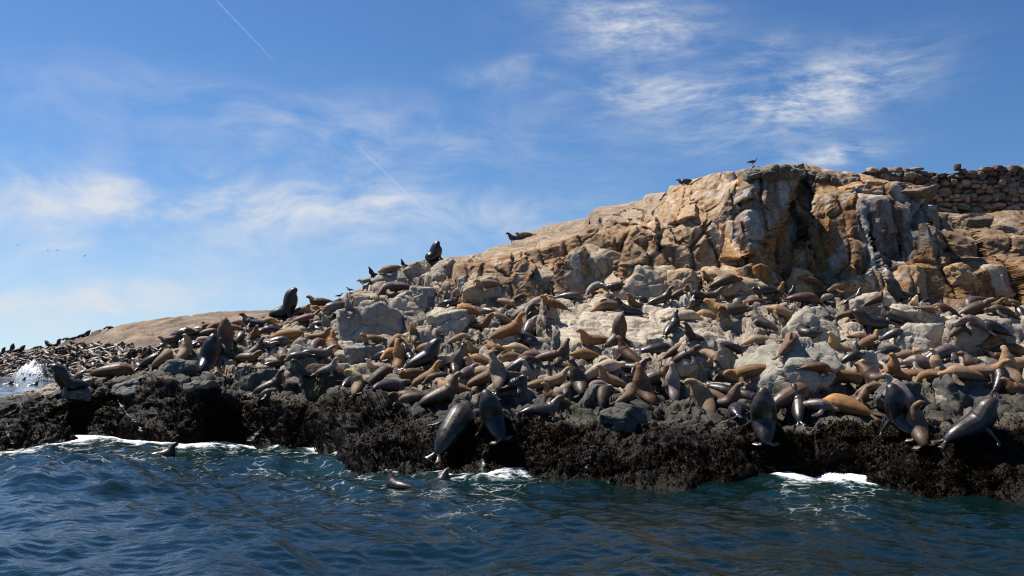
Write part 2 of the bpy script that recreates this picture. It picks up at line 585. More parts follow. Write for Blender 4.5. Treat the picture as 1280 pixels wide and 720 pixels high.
# outcrops and hollows of the cliff: outline, how far out (m), more at its right edge, more at its top (overhang)
SCULPT = [
    ([(577, 352), (600, 342), (630, 345), (655, 338), (668, 345), (660, 372), (580, 372)], 0.6, 0.0, 0.9, 3),
    ([(668, 345), (690, 332), (705, 340), (718, 352), (712, 366), (668, 370)], 0.1, 0.3, 0.7, 3),
    ([(702, 322), (715, 312), (742, 297), (768, 300), (770, 335), (740, 338), (710, 336)], 1.3, 0.2, 0.9, 2.5),
    ([(766, 300), (790, 286), (818, 298), (816, 320), (800, 330), (768, 336)], 1.5, -0.3, 0.9, 2.5),
    ([(770, 262), (786, 256), (802, 258), (814, 276), (818, 298), (790, 286), (768, 280)], 1.0, 0.5, 0.6, 3),
    ([(690, 340), (770, 340), (740, 352), (700, 366), (672, 366)], -0.8, 0, 0.3, 4),
    ([(730, 356), (770, 335), (810, 318), (835, 322), (842, 345), (838, 362), (790, 364), (740, 366)], 1.1, 0.2, -0.6, 4),
    ([(788, 346), (812, 342), (842, 344), (842, 366), (790, 366)], 0.5, 0, 0.8, 2),
    ([(838, 352), (862, 330), (885, 335), (880, 362), (842, 366)], 0.5, 0.2, 0.2, 3),
    ([(884, 352), (905, 334), (940, 326), (985, 327), (986, 356), (930, 362), (895, 362)], 1.3, 0.2, 0.9, 2.5),
    ([(984, 345), (992, 326), (1012, 324), (1020, 338), (1015, 362), (986, 362)], 1.1, 0.1, 0.5, 2.5),
    ([(892, 262), (905, 238), (925, 222), (955, 216), (985, 214), (993, 226), (985, 250), (972, 285), (950, 312), (930, 320), (905, 322), (893, 300)], 1.5, 1.5, 0.5, 4),
    ([(905, 232), (925, 222), (944, 226), (942, 246), (925, 256), (905, 256)], 0.5, 0.2, -0.2, 3),
    ([(942, 220), (982, 216), (990, 230), (978, 248), (955, 240), (944, 234)], 0.5, 0.3, 0.9, 2),
    ([(916, 268), (922, 254), (945, 249), (962, 262), (952, 270), (930, 268)], -0.9, 0.2, 0.6, 2.5),
    ([(895, 285), (915, 270), (940, 274), (938, 322), (900, 322)], 0.5, 0.4, 0.3, 3),
    ([(985, 232), (1000, 228), (1010, 262), (1000, 300), (975, 322), (948, 330), (970, 296)], -0.9, -0.2, 0.2, 4),
    ([(1015, 252), (1030, 246), (1050, 252), (1048, 300), (1040, 345), (1018, 352), (1012, 300)], 0.8, 0.5, 0.3, 3),
    ([(1046, 250), (1076, 240), (1078, 348), (1050, 352), (1042, 300)], 0.2, 0.3, 0.7, 3),
    ([(1076, 240), (1112, 231), (1158, 252), (1163, 292), (1150, 322), (1110, 342), (1078, 346)], 0.7, 0.3, 1.1, 3),
    ([(1122, 290), (1138, 286), (1140, 318), (1126, 326)], -0.8, 0, 0.4, 2),
    ([(1096, 262), (1104, 262), (1106, 336), (1096, 338)], -0.5, 0, 0.2, 2),
    ([(1060, 225), (1110, 216), (1150, 240), (1112, 232), (1076, 242)], 0.9, 0.3, 0.7, 2.5),
    ([(932, 206), (990, 205), (994, 216), (936, 216)], 1.0, 0, 0.5, 1.5),
    ([(1112, 346), (1150, 322), (1166, 324), (1167, 366), (1140, 372), (1118, 366)], 1.5, 0.6, -0.8, 2.5),
    ([(1180, 344), (1230, 336), (1236, 360), (1190, 372)], 0.7, 0.4, 0.3, 4),
    ([(1236, 320), (1268, 312), (1280, 340), (1262, 368), (1240, 352)], 0.9, 0.4, 0.3, 3),
    ([(565, 330), (590, 322), (605, 334), (596, 350), (568, 352)], 0.7, 0.3, 0.0, 3),
    ([(610, 322), (650, 318), (660, 330), (640, 338), (612, 334)], 0.5, 0.2, 0.6, 2.5),
    ([(678, 330), (700, 318), (706, 330), (690, 342)], 0.6, 0.2, 0.5, 2.5),
    ([(825, 262), (850, 250), (868, 258), (862, 276), (832, 284)], 0.6, 0.4, -0.2, 3),
    ([(860, 286), (880, 276), (888, 300), (870, 322), (858, 312)], 0.6, 0.4, 0.2, 3),
]
GDm = np.zeros_like(GU)
jit = fbm(BASE.reshape(-1, 3), 1.1, 3, 91).reshape(GU.shape) * 5.0
jit2 = fbm(BASE.reshape(-1, 3), 1.1, 3, 57).reshape(GU.shape) * 4.0
for poly, out, kr, kt, soft in SCULPT:
    pa = np.asarray(poly, float)
    lo, hi = pa.min(0) - 12, pa.max(0) + 12
    c0, c1 = np.searchsorted(uc, lo[0]), np.searchsorted(uc, hi[0])
    sub = (slice(130, None), slice(c0, c1))
    w = sst(poly_sd(poly, bu[sub] + jit[sub], bv[sub] + jit2[sub]), -soft * 0.5, soft)
    w = w * (RP[sub] > 4.3) * (RP[sub] < 8.2)
    fx = (bu[sub] - pa[:, 0].mean()) / (hi[0] - lo[0] - 24)
    fy = (pa[:, 1].mean() - bv[sub]) / (hi[1] - lo[1] - 24)
    GDm[sub] += w * (out * 1.35 + kr * fx * 2.4 + kt * fy * 1.8)
scale = (BASE[:, :, 1] - GDm) / BASE[:, :, 1]
cam_p = np.array([0, 0, CAMZ])
# move each outcrop straight out of the hill, level ground direction
BASE[:, :, 1] -= GDm
BASE[:, :, 2] -= GDm * (BASE[:, :, 2] - CAMZ) / np.maximum(BASE[:, :, 1] + GDm, 1) * 0.9
BASE[:, :, 0] -= GDm * BASE[:, :, 0] / np.maximum(BASE[:, :, 1] + GDm, 1) * 0.9

# zones along the profile
Pf = BASE.reshape(-1, 3)
n_lo = fbm(Pf, 0.5, 4, 3).reshape(GU.shape)
n_mid = fbm(Pf, 1.7, 4, 8).reshape(GU.shape)
rz = RP + n_lo * 0.28
leftness = sst(GU, 420, 120)
kelp = 1 - sst(rz, 1.86, 2.22)
ridge = 1 - sst(GU, 555, 590)
tc_ = 5.0 + 2.9 * ridge
terrace = sst(rz, 1.95, 2.4) * (1 - sst(RP, tc_ - .1, tc_ + .1))
cl_top = 7.25 + 0.7 * sst(GU, 800, 860)
cliff = sst(RP, 4.85, 5.15) * (1 - sst(RP + n_lo * .3, cl_top, cl_top + 0.4)) * sst(GU, 540, 580)
hill = np.clip(1 - kelp - terrace - cliff, 0, 1) * sst(RP, 4.0, 5.0)
terrace = np.where(RP < 4.5, 1 - kelp, terrace)
slab = np.clip(sst(poly_sd([(690, 395), (705, 375), (780, 366), (860, 372), (872, 400), (830, 432), (790, 428), (745, 430), (700, 432)], bu + jit, bv + jit2), -6, 8), 0, 1) * terrace

# the rock breaks along joints: inside each joint block the face is close to a plane
def block_planes(Pin, wgt, axis, scale, seed, aniso, g1, g2, amount):
    """axis 1: distance as a plane over (x, z) for cliffs; axis 2: height as a plane over (x, y) for ledges. g1, g2 = (mean, spread) of its slopes"""
    Q = Pin.reshape(-1, 3)
    w_ = wgt.reshape(-1)
    sel = np.nonzero(w_ > 0.02)[0]
    q = Q[sel]
    wob = np.stack([fbm(q, 0.8, 3, seed + 40), fbm(q, 0.8, 3, seed + 41), fbm(q, 0.8, 3, seed + 42)], 1) * (0.16 / scale * 0.6)
    bh, edge = cells((q + wob) @ np.array(Euler((0.1, 0.16, 0.12)).to_matrix()).T * np.asarray(aniso), scale, seed, ids=True)
    uq, inv = np.unique(bh, return_inverse=True)
    cnt = np.bincount(inv)
    mean = np.stack([np.bincount(inv, q[:, k_]) / cnt for k_ in range(3)], 1)
    ga = g1[0] + g1[1] * (TB[4][uq] * 2 - 1)
    gb = g2[0] + g2[1] * (TB[5][uq] * 2 - 1)
    other = 2 if axis == 1 else 1
    dxx = q[:, 0] - mean[inv, 0]
    dyy = q[:, other] - mean[inv, other]
    target = mean[inv, axis] + ga[inv] * dxx + gb[inv] * dyy + (TB[6][uq][inv] - .5) * 0.25 / scale * 0.5
    delta = np.clip(target - q[:, axis], -1.6, 1.6)
    out = Q.copy()
    out[sel, axis] += delta * w_[sel] * amount
    groove = np.exp(-(edge / (0.06 + 0.03 * scale)) ** 2) * 0.17 / max(scale, .5) ** .5
    if axis == 1:
        out[sel, 1] += groove * w_[sel] * 1.2
    else:
        out[sel, 2] -= groove * w_[sel] * 1.6
    full = np.zeros(len(Q), np.float32)
    full[sel] = TB[8][bh]
    e_ = np.ones(len(Q), np.float32)
    e_[sel] = edge
    return out.reshape(Pin.shape), full.reshape(wgt.shape), e_.reshape(wgt.shape)


fade_b = 1 - sst(RP, 8.0, 8.6)
cliff_w = np.clip(cliff, 0, 1) * fade_b
led_w = terrace * (1 - 0.6 * slab) * fade_b * (1 - 0.5 * sst(GU, 330, 240))
hill_w = hill * fade_b * sst(RP, 4.9, 5.3) * sst(GU, 540, 580)
BASE, rA, eA = block_planes(BASE, cliff_w, 1, 0.27, 5, (1.0, 0.25, 0.34), (0.0, 0.85), (0.34, 0.30), 0.88)
BASE, rB, eB = block_planes(BASE, cliff_w, 1, 0.75, 6, (1.0, 0.3, 0.40), (0.0, 0.6), (0.30, 0.35), 0.35)
BASE, rC, eC = block_planes(BASE, led_w, 2, 0.36, 7, (1.0, 1.0, 0.35), (0.0, 0.3), (0.20, 0.28), 0.85)
BASE, rD, eD = block_planes(BASE, led_w, 2, 0.95, 8, (1.0, 1.1, 0.35), (0.0, 0.4), (0.22, 0.35), 0.55)
BASE, rE, eE = block_planes(BASE, hill_w, 2, 0.30, 9, (1.0, 0.8, 0.5), (-0.2, 0.12), (0.35, 0.2), 0.35)
Pf = BASE.reshape(-1, 3)

warpv = np.stack([fbm(Pf, 0.9, 3, 21), fbm(Pf, 0.9, 3, 22), fbm(Pf, 0.9, 3, 23)], 1) * 0.16
rot = np.array(Euler((0.35, 0.25, 0.6)).to_matrix())
Pr = (Pf + warpv) @ rot.T
zsq = np.where(terrace.reshape(-1) > 0.5, 0.6, 1.3)[:, None]
Pz = np.concatenate([Pr[:, :2], Pr[:, 2:] * zsq], 1)
sh = GU.shape
o1, t1, e1, r1, q1 = (a.reshape(sh) for a in cells(Pz, 0.36, 5))
o2, t2, e2, r2, q2 = (a.reshape(sh) for a in cells(Pr * np.array([1, 1.2, 1.0]), 0.85, 6))
o3, t3, e3, r3, q3 = (a.reshape(sh) for a in cells(Pr, 2.6, 7))
face = np.zeros(GU.shape)
for poly in ([(1076, 240), (1112, 231), (1158, 252), (1163, 292), (1150, 322), (1110, 342), (1078, 346)],
             [(905, 262), (930, 224), (990, 216), (985, 250), (965, 290), (950, 312), (925, 300)]):
    face = np.maximum(face, sst(poly_sd(poly, bu + jit, bv + jit2), -4, 6))
calm = 1 - 0.9 * slab
w1 = (0.15 * kelp + 0.12 * terrace * calm + 0.03 * cliff + 0.12 * hill)
w2 = (0.12 * kelp + 0.09 * terrace * calm + 0.06 * cliff + 0.06 * hill)
w3 = (0.05 * kelp + 0.035 * terrace * (1 - .6 * slab) + 0.035 * cliff + 0.02 * hill)
left = sst(GU, 340, 250)
w1 = w1 * (1 - 0.75 * face * cliff)
w2 = w2 * (1 - 0.6 * face * cliff)
w1 = w1 * (1 - 0.4 * left)
crk1 = np.exp(-(e1 / 0.09) ** 2)
crk2 = np.exp(-(e2 / 0.07) ** 2)
disp = w1 * (o1 * 0.8 + t1 * 1.3) - crk1 * (0.16 * terrace * calm + 0.10 * hill)
disp += w2 * (o2 * 0.8 + t2 * 1.3) - crk2 * 0.06 * (terrace * calm)
disp += w3 * (o3 * 0.8 + t3 * 1.2)
lump = fbm(Pf, 0.40, 2, 31).reshape(sh)
lump2 = fbm(Pf, 1.5, 3, 37).reshape(sh)
shore_band = kelp * (0.25 + 0.75 * sst(RP, 0.7, 1.4))
disp += shore_band * (lump * 0.85 + np.abs(lump2) * 0.28) + 0.05 * n_mid
disp += fbm(Pf, 5.5, 3, 41).reshape(sh) * (0.025 * cliff + 0.025 * terrace * (1 - .7 * slab) + 0.015 * hill + 0.05 * kelp)
hump = fbm(Pf * np.array([1, 0.6, 1]), 0.25, 3, 43).reshape(sh)
disp += hill * hump * 0.5 * sst(GU, 560, 640)
N = grid_normals(BASE)
if N[200, 500, 1] > 0:
    N = -N
# mostly outwards, a share straight up
dirv = N * 0.8 + np.array([0, 0, 0.25])
dirv /= np.linalg.norm(dirv, axis=2, keepdims=True)
fade_back = 1 - sst(RP, 8.3, 9.0)
fade_edge = sst(RP, 0.0, 0.3)
crest_w = 1 - 0.6 * np.exp(-((RP - 8) / 0.3) ** 2)
ISLE = BASE + dirv * (disp * fade_back * fade_edge * crest_w)[:, :, None]

# intrinsic colours of the stone


def mixc(a, b, w):
    return a * (1 - w[..., None]) + np.asarray(b) * w[..., None]


cs = lambda *c: np.broadcast_to(np.asarray(c, float), sh + (3,)).copy()
tint = cs(0.33, 0.275, 0.21)
tint = mixc(tint, (0.17, 0.152, 0.13), sst(n_lo + r1 - .5, 0.0, 0.35))
tint = mixc(tint, (0.42, 0.35, 0.265), sst(n_mid + r2 - .55, 0.1, 0.5) * 0.8)
tint = mixc(tint, (0.50, 0.42, 0.325), slab * 0.9)
tint = mixc(tint, (0.34, 0.28, 0.21), slab * sst(n_mid + 0.5 * n_lo, 0.05, 0.35) * 0.6)
# the low, sea-washed terrace is grey and damp
damp = np.clip(sst(rz + 0.6 * n_mid, 3.4, 2.5) + leftness * sst(rz, 5.2, 3.4) * .8, 0, 1) * terrace
tint = mixc(tint, (0.038, 0.035, 0.030), damp * 0.94)
tint = mixc(tint, (0.036, 0.038, 0.020), damp * sst(n_mid, 0.05, 0.4) * 0.6)
och = cliff * np.clip(sst(GU, 805, 850), 0, 1) + cliff * 0.25
tint = mixc(tint, (0.29, 0.185, 0.105), cliff * 0.9)
tint = mixc(tint, (0.35, 0.168, 0.055), np.clip(och, 0, 1) * sst(n_lo + 0.7 * n_mid, -0.38, 0.18) * 0.95)
tint = mixc(tint, (0.42, 0.32, 0.215), cliff * sst(rA + n_mid * .5, 0.66, 0.95) * 0.65)
strk = fbm(Pf * np.array([1.6, 1.6, 0.16]), 1.5, 3, 71).reshape(sh)
rface = sst(GU, 1040, 1070)
tint = mixc(tint, (0.22, 0.20, 0.18), face * cliff * (0.55 + 0.3 * rface))
tint = mixc(tint, (0.44, 0.43, 0.41), face * cliff * sst(strk, 0.05, 0.35) * 0.7)
tint = mixc(tint, (0.16, 0.11, 0.07), face * cliff * sst(strk, -0.1, -0.4) * 0.7)
tint = mixc(tint, (0.12, 0.07, 0.04), cliff * sst(strk + 0.3 * n_lo, -0.15, -0.42) * 0.75)
tint = mixc(tint, (0.50, 0.46, 0.40), cliff * sst(strk - 0.3 * n_lo, 0.22, 0.5) * 0.6)
htan = np.broadcast_to(np.array([0.315, 0.235, 0.165]), sh + (3,))
tint = tint * (1 - hill[..., None]) + hill[..., None] * (htan * (1 + 0.35 * n_mid[..., None]))
right_soil = sst(GU, 1158, 1170) * sst(RP, 4.9, 5.4)
tint = mixc(tint, (0.205, 0.135, 0.082), right_soil * 0.88)
tint = mixc(tint, (0.33, 0.17, 0.065), right_soil * sst(RP + n_lo, 6.7, 5.6) * 0.85)
tint = mixc(tint, (0.33, 0.25, 0.175), right_soil * sst(n_mid + n_lo, 0.2, 0.6))
kc = mixc(cs(0.007, 0.005, 0.0035), (0.022, 0.015, 0.006), sst(n_mid + 0.4 * n_lo, 0.0, 0.4) * sst(RP, 1.3, 1.9))
kc = mixc(kc, (0.014, 0.013, 0.012), sst(lump2, 0.15, 0.45) * sst(RP, 1.75, 1.25) * 0.8)
tint = tint * (1 - kelp[..., None]) + kc * kelp[..., None]
tint *= (1 + 0.2 * (r1 - .5) + 0.2 * (r3 - .5) + 0.35 * (rA - .5) * (cliff > .3) + 0.3 * (rB - .5) * (cliff > .3) + 0.3 * (rC - .5) * (terrace > .3))[..., None]
tint *= (1 - 0.35 * np.exp(-(e2 / 0.03) ** 2) * (terrace + cliff))[..., None]
wet = np.clip(kelp * 0.75 + damp * 0.65 + sst(ISLE[:, :, 2], 0.9, 0.2), 0, 1)
isle_me = mesh_from_grid('rocky_shore', ISLE, {'wet': wet}, {'tint': tint})
isle = add_obj('rocky_terrain', isle_me, M_ROCK, kind='structure')

# ---------------------------------------------------------------- the low headland far behind on the left
ST2 = [  # station, waterline row, foot, shelf, slope, crest (row, distance)
    (-300, 478, (470, 168), (462, 180), (458, 195), (456, 210)),
    (0, 472, (462, 212), (452, 222), (447, 232), (444.5, 245)),
    (30, 472, (460, 212), (450, 222), (442, 232), (439.5, 245)),
    (60, 474, (458, 195), (444, 206), (437, 216), (434, 228)),
    (100, 478, (458, 168), (440, 181), (428, 195), (421, 208)),
    (130, 480, (456, 158), (438, 172), (420, 186), (411, 200)),
    (165, 480, (452, 157), (436, 168), (415, 183), (402, 196)),
    (210, 480, (448, 157), (430, 167), (410, 181), (396, 194)),
    (260, 480, (446, 157), (424, 167), (405, 180), (391, 192)),
    (330, 480, (444, 157), (420, 167), (400, 180), (386, 192)),
    (420, 480, (444, 157), (418, 167), (398, 180), (383, 192)),
    (560, 480, (446, 157), (425, 167), (408, 180), (396, 192)),
]
tv, td = [], []
for s in ST2:
    dw = dist_at(s[1], 0.0)
    rows = s[2:]
    v8, d8 = rows[-1]
    z8 = elev(v8, d8)
    tv.append([row_at(dw - 6, -1.5), s[1]] + [r[0] for r in rows] + [row_at(d8 + 25, z8 - 1.5), row_at(d8 + 120, -2)])
    td.append([dw - 6, dw] + [r[1] for r in rows] + [d8 + 25, d8 + 120])
uc2 = np.linspace(-300, 560, 420)
V2 = interp_table([s[0] for s in ST2], tv, uc2)
D2 = interp_table([s[0] for s in ST2], td, uc2)
rp2 = np.concatenate([np.linspace(i, i + 1, n, endpoint=False) for i, n in enumerate([8, 34, 40, 40, 34, 12, 8])] + [[7.0]])
k2 = np.clip(rp2.astype(int), 0, 6)
f2 = (rp2 - k2)[:, None]
B2 = unproject(np.repeat(uc2[None], len(rp2), 0), V2[k2] * (1 - f2) + V2[k2 + 1] * f2, D2[k2] * (1 - f2) + D2[k2 + 1] * f2)
B2[:, :, 2] = smooth_rows(B2[:, :, 2], 9)
sh2 = B2.shape[:2]
P2 = B2.reshape(-1, 3)
R2_ = np.repeat(rp2[:, None], len(uc2), 1)
U2 = np.repeat(uc2[None], len(rp2), 0)
a1, b1_, c1_, q1, _q = (x.reshape(sh2) for x in cells(P2 * np.array([1, 0.7, 1.5]), 0.16, 9))
a2, b2_, c2_, q2, _q = (x.reshape(sh2) for x in cells(P2, 0.5, 10))
sandy = sst(U2 + 30 * fbm(P2, 0.05, 3, 2).reshape(sh2), 80, 150) * sst(R2_, 2.6, 3.4)
h2 = (a1 * 1.1 + b1_) * (1 - .5 * sandy) * 0.9 + (a2 + b2_) * 0.35 * (1 - .3 * sandy) + fbm(P2, 0.12, 4, 5).reshape(sh2) * 0.9
h2 *= (1 - sst(R2_, 5.0, 6.0)) * sst(R2_, 0, 1)
B2[:, :, 2] += h2 * (1 - 0.45 * np.exp(-((R2_ - 5) / .4) ** 2))
t2c = np.broadcast_to(np.array([0.125, 0.092, 0.07]), sh2 + (3,)).copy()
t2c = t2c * (1 - sandy[..., None]) + np.array([0.225, 0.168, 0.122]) * sandy[..., None]
t2c *= (1 + 0.75 * fbm(P2, 0.3, 4, 6).reshape(sh2) + 0.3 * (q2 - .5))[..., None]
dk = sst(B2[:, :, 2], 1.3, 0.5)
t2c = t2c * (1 - dk[..., None]) + np.array([0.04, 0.034, 0.03]) * dk[..., None]
head_me = mesh_from_grid('headland', B2, {'wet': dk * .6}, {'tint': t2c})
headland = add_obj('headland_terrain', head_me, M_ROCK, kind='structure')

# ---------------------------------------------------------------- the sea
rng = np.random.default_rng(4)
ang_f = np.linspace(-47, 47, 560)
ang_b = np.linspace(47, 313, 72)[1:-1]
ang = np.radians(np.concatenate([ang_f, ang_b, [313.0]]))
vv = np.concatenate([np.linspace(1200, 735, 40, endpoint=False), np.linspace(735, 545, 400, endpoint=False), np.linspace(545, 452.5, 120, endpoint=False)])
dr = CAMZ * F / (vv - HOR)
dr = np.concatenate([[1.5], dr, np.geomspace(dr[-1] * 1.1, 30000, 24)])
DR = np.repeat(dr[:, None], len(ang), 1)
AN = np.repeat(ang[None], len(dr), 0)
SX, SY = DR * np.sin(AN), DR * np.cos(AN)
Z = np.zeros_like(SX)
pw = np.stack([SX, SY, np.zeros_like(SX)], -1).reshape(-1, 3)
gust = (0.75 + 0.5 * fbm(pw, 0.09, 3, 77)).reshape(SX.shape)
spacing = np.maximum(DR * math.radians(94 / 560), np.abs(np.gradient(DR, axis=0)))
for i in range(64):
    L = 0.34 * (16.0 / 0.34) ** rng.random()
    th = math.radians(205 + rng.normal() * 42)
    A = 0.0120 * L ** 0.70 * (0.7 + 0.6 * rng.random())
    if L > 5:
        A *= 0.75
    kx, ky = math.cos(th) * 2 * math.pi / L, math.sin(th) * 2 * math.pi / L
    ph = rng.random() * 6.28
    fade = np.clip(L / (spacing * 2.2) - 0.6, 0, 1)
    wob = 0.5 * np.sin(SX * 0.21 + i) + 0.5 * np.sin(SY * 0.17 + 2 * i)
    s = np.sin(kx * SX + ky * SY + ph + wob)
    Z += A * fade * gust * (s + 0.25 * (s * s - .5))
SEA = np.stack([SX, SY, Z], -1)
SEA[:, -1] = SEA[:, 0]
# foam where the swell meets the rock: nearness to the shoreline of the islet and of the headland


def shoreline(G):
    """first place, going inland, where each profile rises above the water"""
    up = G[:, :, 2] > 0.02
    r = np.argmax(up, axis=0)
    return G[r, np.arange(G.shape[1])][:, :2]


S1 = shoreline(ISLE)
S2 = shoreline(B2)
az1 = np.arctan2(S1[:, 0], S1[:, 1])
az2 = np.arctan2(S2[:, 0], S2[:, 1])
o_ = np.argsort(az1)
r1s = np.interp(AN, az1[o_], np.hypot(S1[:, 0], S1[:, 1])[o_], left=1e5, right=1e5)
o_ = np.argsort(az2)
r2s = np.interp(AN, az2[o_], np.hypot(S2[:, 0], S2[:, 1])[o_], left=1e5, right=1e5)
gap = r1s - DR
far_gap = r2s - DR
prof = np.interp(np.degrees(AN), [-40, -27, -24, -20, -17.5, -15, -11, -6, -3, -1, 1, 6, 12, 14, 16, 18, 20, 24, 28],
                 [2.2, 2.6, 3.2, 2.6, 1.7, 2.5, 3.0, 1.7, 2.0, 1.8, .9, .3, .3, .6, 1.9, 1.8, .9, .35, .35])
foam = np.exp(-np.clip(gap, 0, 99) / (prof * 0.8 + 0.05)) * (gap > -3)
brk = fbm(pw * np.array([1, .4, 1]), 0.35, 4, 19).reshape(SX.shape)
foam *= np.clip(prof / 1.5, 0.3, 1.0) * np.clip(0.95 + 1.2 * brk, 0.2, 1.4)
reach = np.exp(-np.clip(gap, 0, 99) / (prof * 3.0)) * (gap > -3) * np.clip(prof - .35, 0, 1)
ffoam = np.exp(-np.clip(far_gap, 0, 999) / 7.0) * (far_gap > -6)
SEA[:, :, 2] += np.clip(foam, 0, 1) * 0.10 * (0.5 + fbm(pw, 0.9, 3, 13).reshape(SX.shape))
sea_me = mesh_from_grid('sea', SEA, {'foam': np.clip(foam + ffoam, 0, 1.3), 'lace': np.clip(reach, 0, 1)})


def sea_material():
    m, T = new_mat('sea_water')
    pos = T.n('ShaderNodeNewGeometry').outputs['Position']
    fo = T.n('ShaderNodeAttribute', attribute_name='foam').outputs['Fac']
    la = T.n('ShaderNodeAttribute', attribute_name='lace').outputs['Fac']
    n1 = T.noise(pos, 1.1, 4, 0.6, 0.6)
    n2 = T.noise(pos, 5.0, 4, 0.65, 0.0)
    vor = T.n('ShaderNodeTexVoronoi', feature='DISTANCE_TO_EDGE', inp={'Vector': T.vmath('ADD', pos, T.vmath('MULTIPLY', T.n('ShaderNodeTexNoise', inp={'Vector': pos, 'Scale': 1.5, 'Detail': 4.0}).outputs['Color'], (1.1, 1.1, 0))), 'Scale': 1.6})
    web = T.math('SUBTRACT', 1.0, T.sstep(vor.outputs['Distance'], 0.0, 0.05))
    f1 = T.math('ADD', fo, T.math('MULTIPLY', T.math('SUBTRACT', T.math('ADD', n1, T.math('MULTIPLY', n2, 0.6)), 0.8), 1.7))
    f1 = T.sstep(f1, 0.5, 1.0)
    f1 = T.math('MULTIPLY', f1, T.sstep(fo, 0.08, 0.3))
    f2 = T.math('MULTIPLY', T.math('MULTIPLY', web, T.sstep(la, 0.1, 0.5)), T.sstep(n1, 0.46, 0.62))
    f = T.math('MAXIMUM', f1, T.math('MULTIPLY', f2, 0.4))
    deep = T.mix(T.math('MULTIPLY', la, 0.45), (0.0012, 0.008, 0.008), (0.010, 0.038, 0.042))
    nb = T.noise(pos, 3.2, 3, 0.6, 0.3)
    nb2 = T.noise(pos, 14.0, 2, 0.6, 0.0)
    bmp = T.n('ShaderNodeBump', inp={'Strength': 0.28, 'Distance': 0.12, 'Height': T.math('ADD', nb, T.math('MULTIPLY', nb2, 0.22))})
    w = T.n('ShaderNodeBsdfPrincipled', inp={'Base Color': deep, 'Roughness': 0.045, 'IOR': 1.333, 'Normal': bmp.outputs[0]})
    fb = T.n('ShaderNodeBump', inp={'Strength': 0.8, 'Distance': 0.1, 'Height': n2})
    fm = T.n('ShaderNodeBsdfPrincipled', inp={'Base Color': (0.78, 0.82, 0.84, 1), 'Roughness': 0.8, 'Normal': fb.outputs[0]})
    mx = T.n('ShaderNodeMixShader', inp={0: f, 1: w.outputs[0], 2: fm.outputs[0]})
    T.n('ShaderNodeOutputMaterial', inp={0: mx.outputs[0]})
    return m


M_SEA = sea_material()
sea = add_obj('sea_water', sea_me, M_SEA, kind='structure')

# ---------------------------------------------------------------- boulders and the dry stone wall
bpy.context.view_layer.update()
DG = bpy.context.evaluated_depsgraph_get()
from mathutils.bvhtree import BVHTree
BVH = [BVHTree.FromObject(isle, DG)]
BVH_FAR = BVHTree.FromObject(headland, DG)


def ray(o, d, trees=None, dist=1000.0):
    best = None
    for t in (trees or BVH):
        h = t.ray_cast(o, d, dist)
        if h[0] is not None and (best is None or h[3] < best[3]):
            best = h
    return best


def at_pixel(u, v, trees=None, tries=14):
    while tries:
        h = ray(Vector((0, 0, CAMZ)), Vector(pixel_dir(u, v)).normalized(), trees)
        if h and h[0].y < 72:
            return h[0], h[1]
        if trees is not None and h:
            return h[0], h[1]
        v += 1.5
        tries -= 1
    return None, None


def at_pixel_once(u, v, trees=None):
    h = ray(Vector((0, 0, CAMZ)), Vector(pixel_dir(u, v)).normalized(), trees)
    return (h[0], h[1]) if h else (None, None)


def ground(x, y, top=40.0, trees=None):
    h = ray(Vector((x, y, top)), Vector((0, 0, -1)), trees)
    return h[0].z if h else None


_ico = {}


def ico(sub):
    if sub not in _ico:
        bm = bmesh.new()
        bmesh.ops.create_icosphere(bm, subdivisions=sub, radius=1.0)
        vs_ = np.array([v.co[:] for v in bm.verts])
        fs_ = np.array([[v.index for v in f.verts] for f in bm.faces])
        bm.free()
        _ico[sub] = (vs_, fs_)
    return _ico[sub]


def rock_mesh(name, seed, size, sub=5, planes=13, rough=0.05, box=0.5, sharp=14.0):
    """a broken stone: a ball cut by random planes, slightly rounded and pitted; size = full width, depth, height"""
    r = np.random.default_rng(seed)
    V0, F0 = ico(sub)
    dirs = r.normal(size=(planes, 3))
    dirs /= np.linalg.norm(dirs, axis=1, keepdims=True)
    dist = 0.62 + 0.34 * r.random(planes)
    bx = np.array([[1, 0, 0], [-1, 0, 0], [0, 1, 0], [0, -1, 0], [0, 0, 1], [0, 0, -1]]) + r.normal(size=(6, 3)) * 0.16
    bx /= np.linalg.norm(bx, axis=1, keepdims=True)
    dirs = np.concatenate([dirs, bx])
    dist = np.concatenate([dist, np.full(6, box + 0.08)])
    c = V0 @ dirs.T
    inv = np.where(c > 0.02, c / dist[None], 0)
    rr = 1.0 / (np.sum(inv ** sharp, axis=1) ** (1.0 / sharp) + 1e-6)
    P_ = V0 * rr[:, None]
    sc_ = np.array(size) / (P_.max(0) - P_.min(0))
    P_ = P_ * sc_
    P_ -= (P_.max(0) + P_.min(0)) / 2
    m = float(np.mean(size))
    nn = fbm(P_ + seed * 3.1, 1.6 / m * 2, 4, seed % 50)
    n2 = fbm(P_ + seed * 1.7, 6.0 / m * 2, 3, seed % 37)
    if sub >= 4:
        oo, tt, ee, _r, _q = cells(P_ + seed * 5.3, 3.2 / m, seed % 31)
        nn = nn + 0.9 * (oo + tt) - 0.8 * np.exp(-(ee / 0.07) ** 2)
    P_ = P_ + V0 * (rough * m * (nn + 0.4 * n2))[:, None]
    return mesh_from_arrays(name, P_, F0, smooth=True)


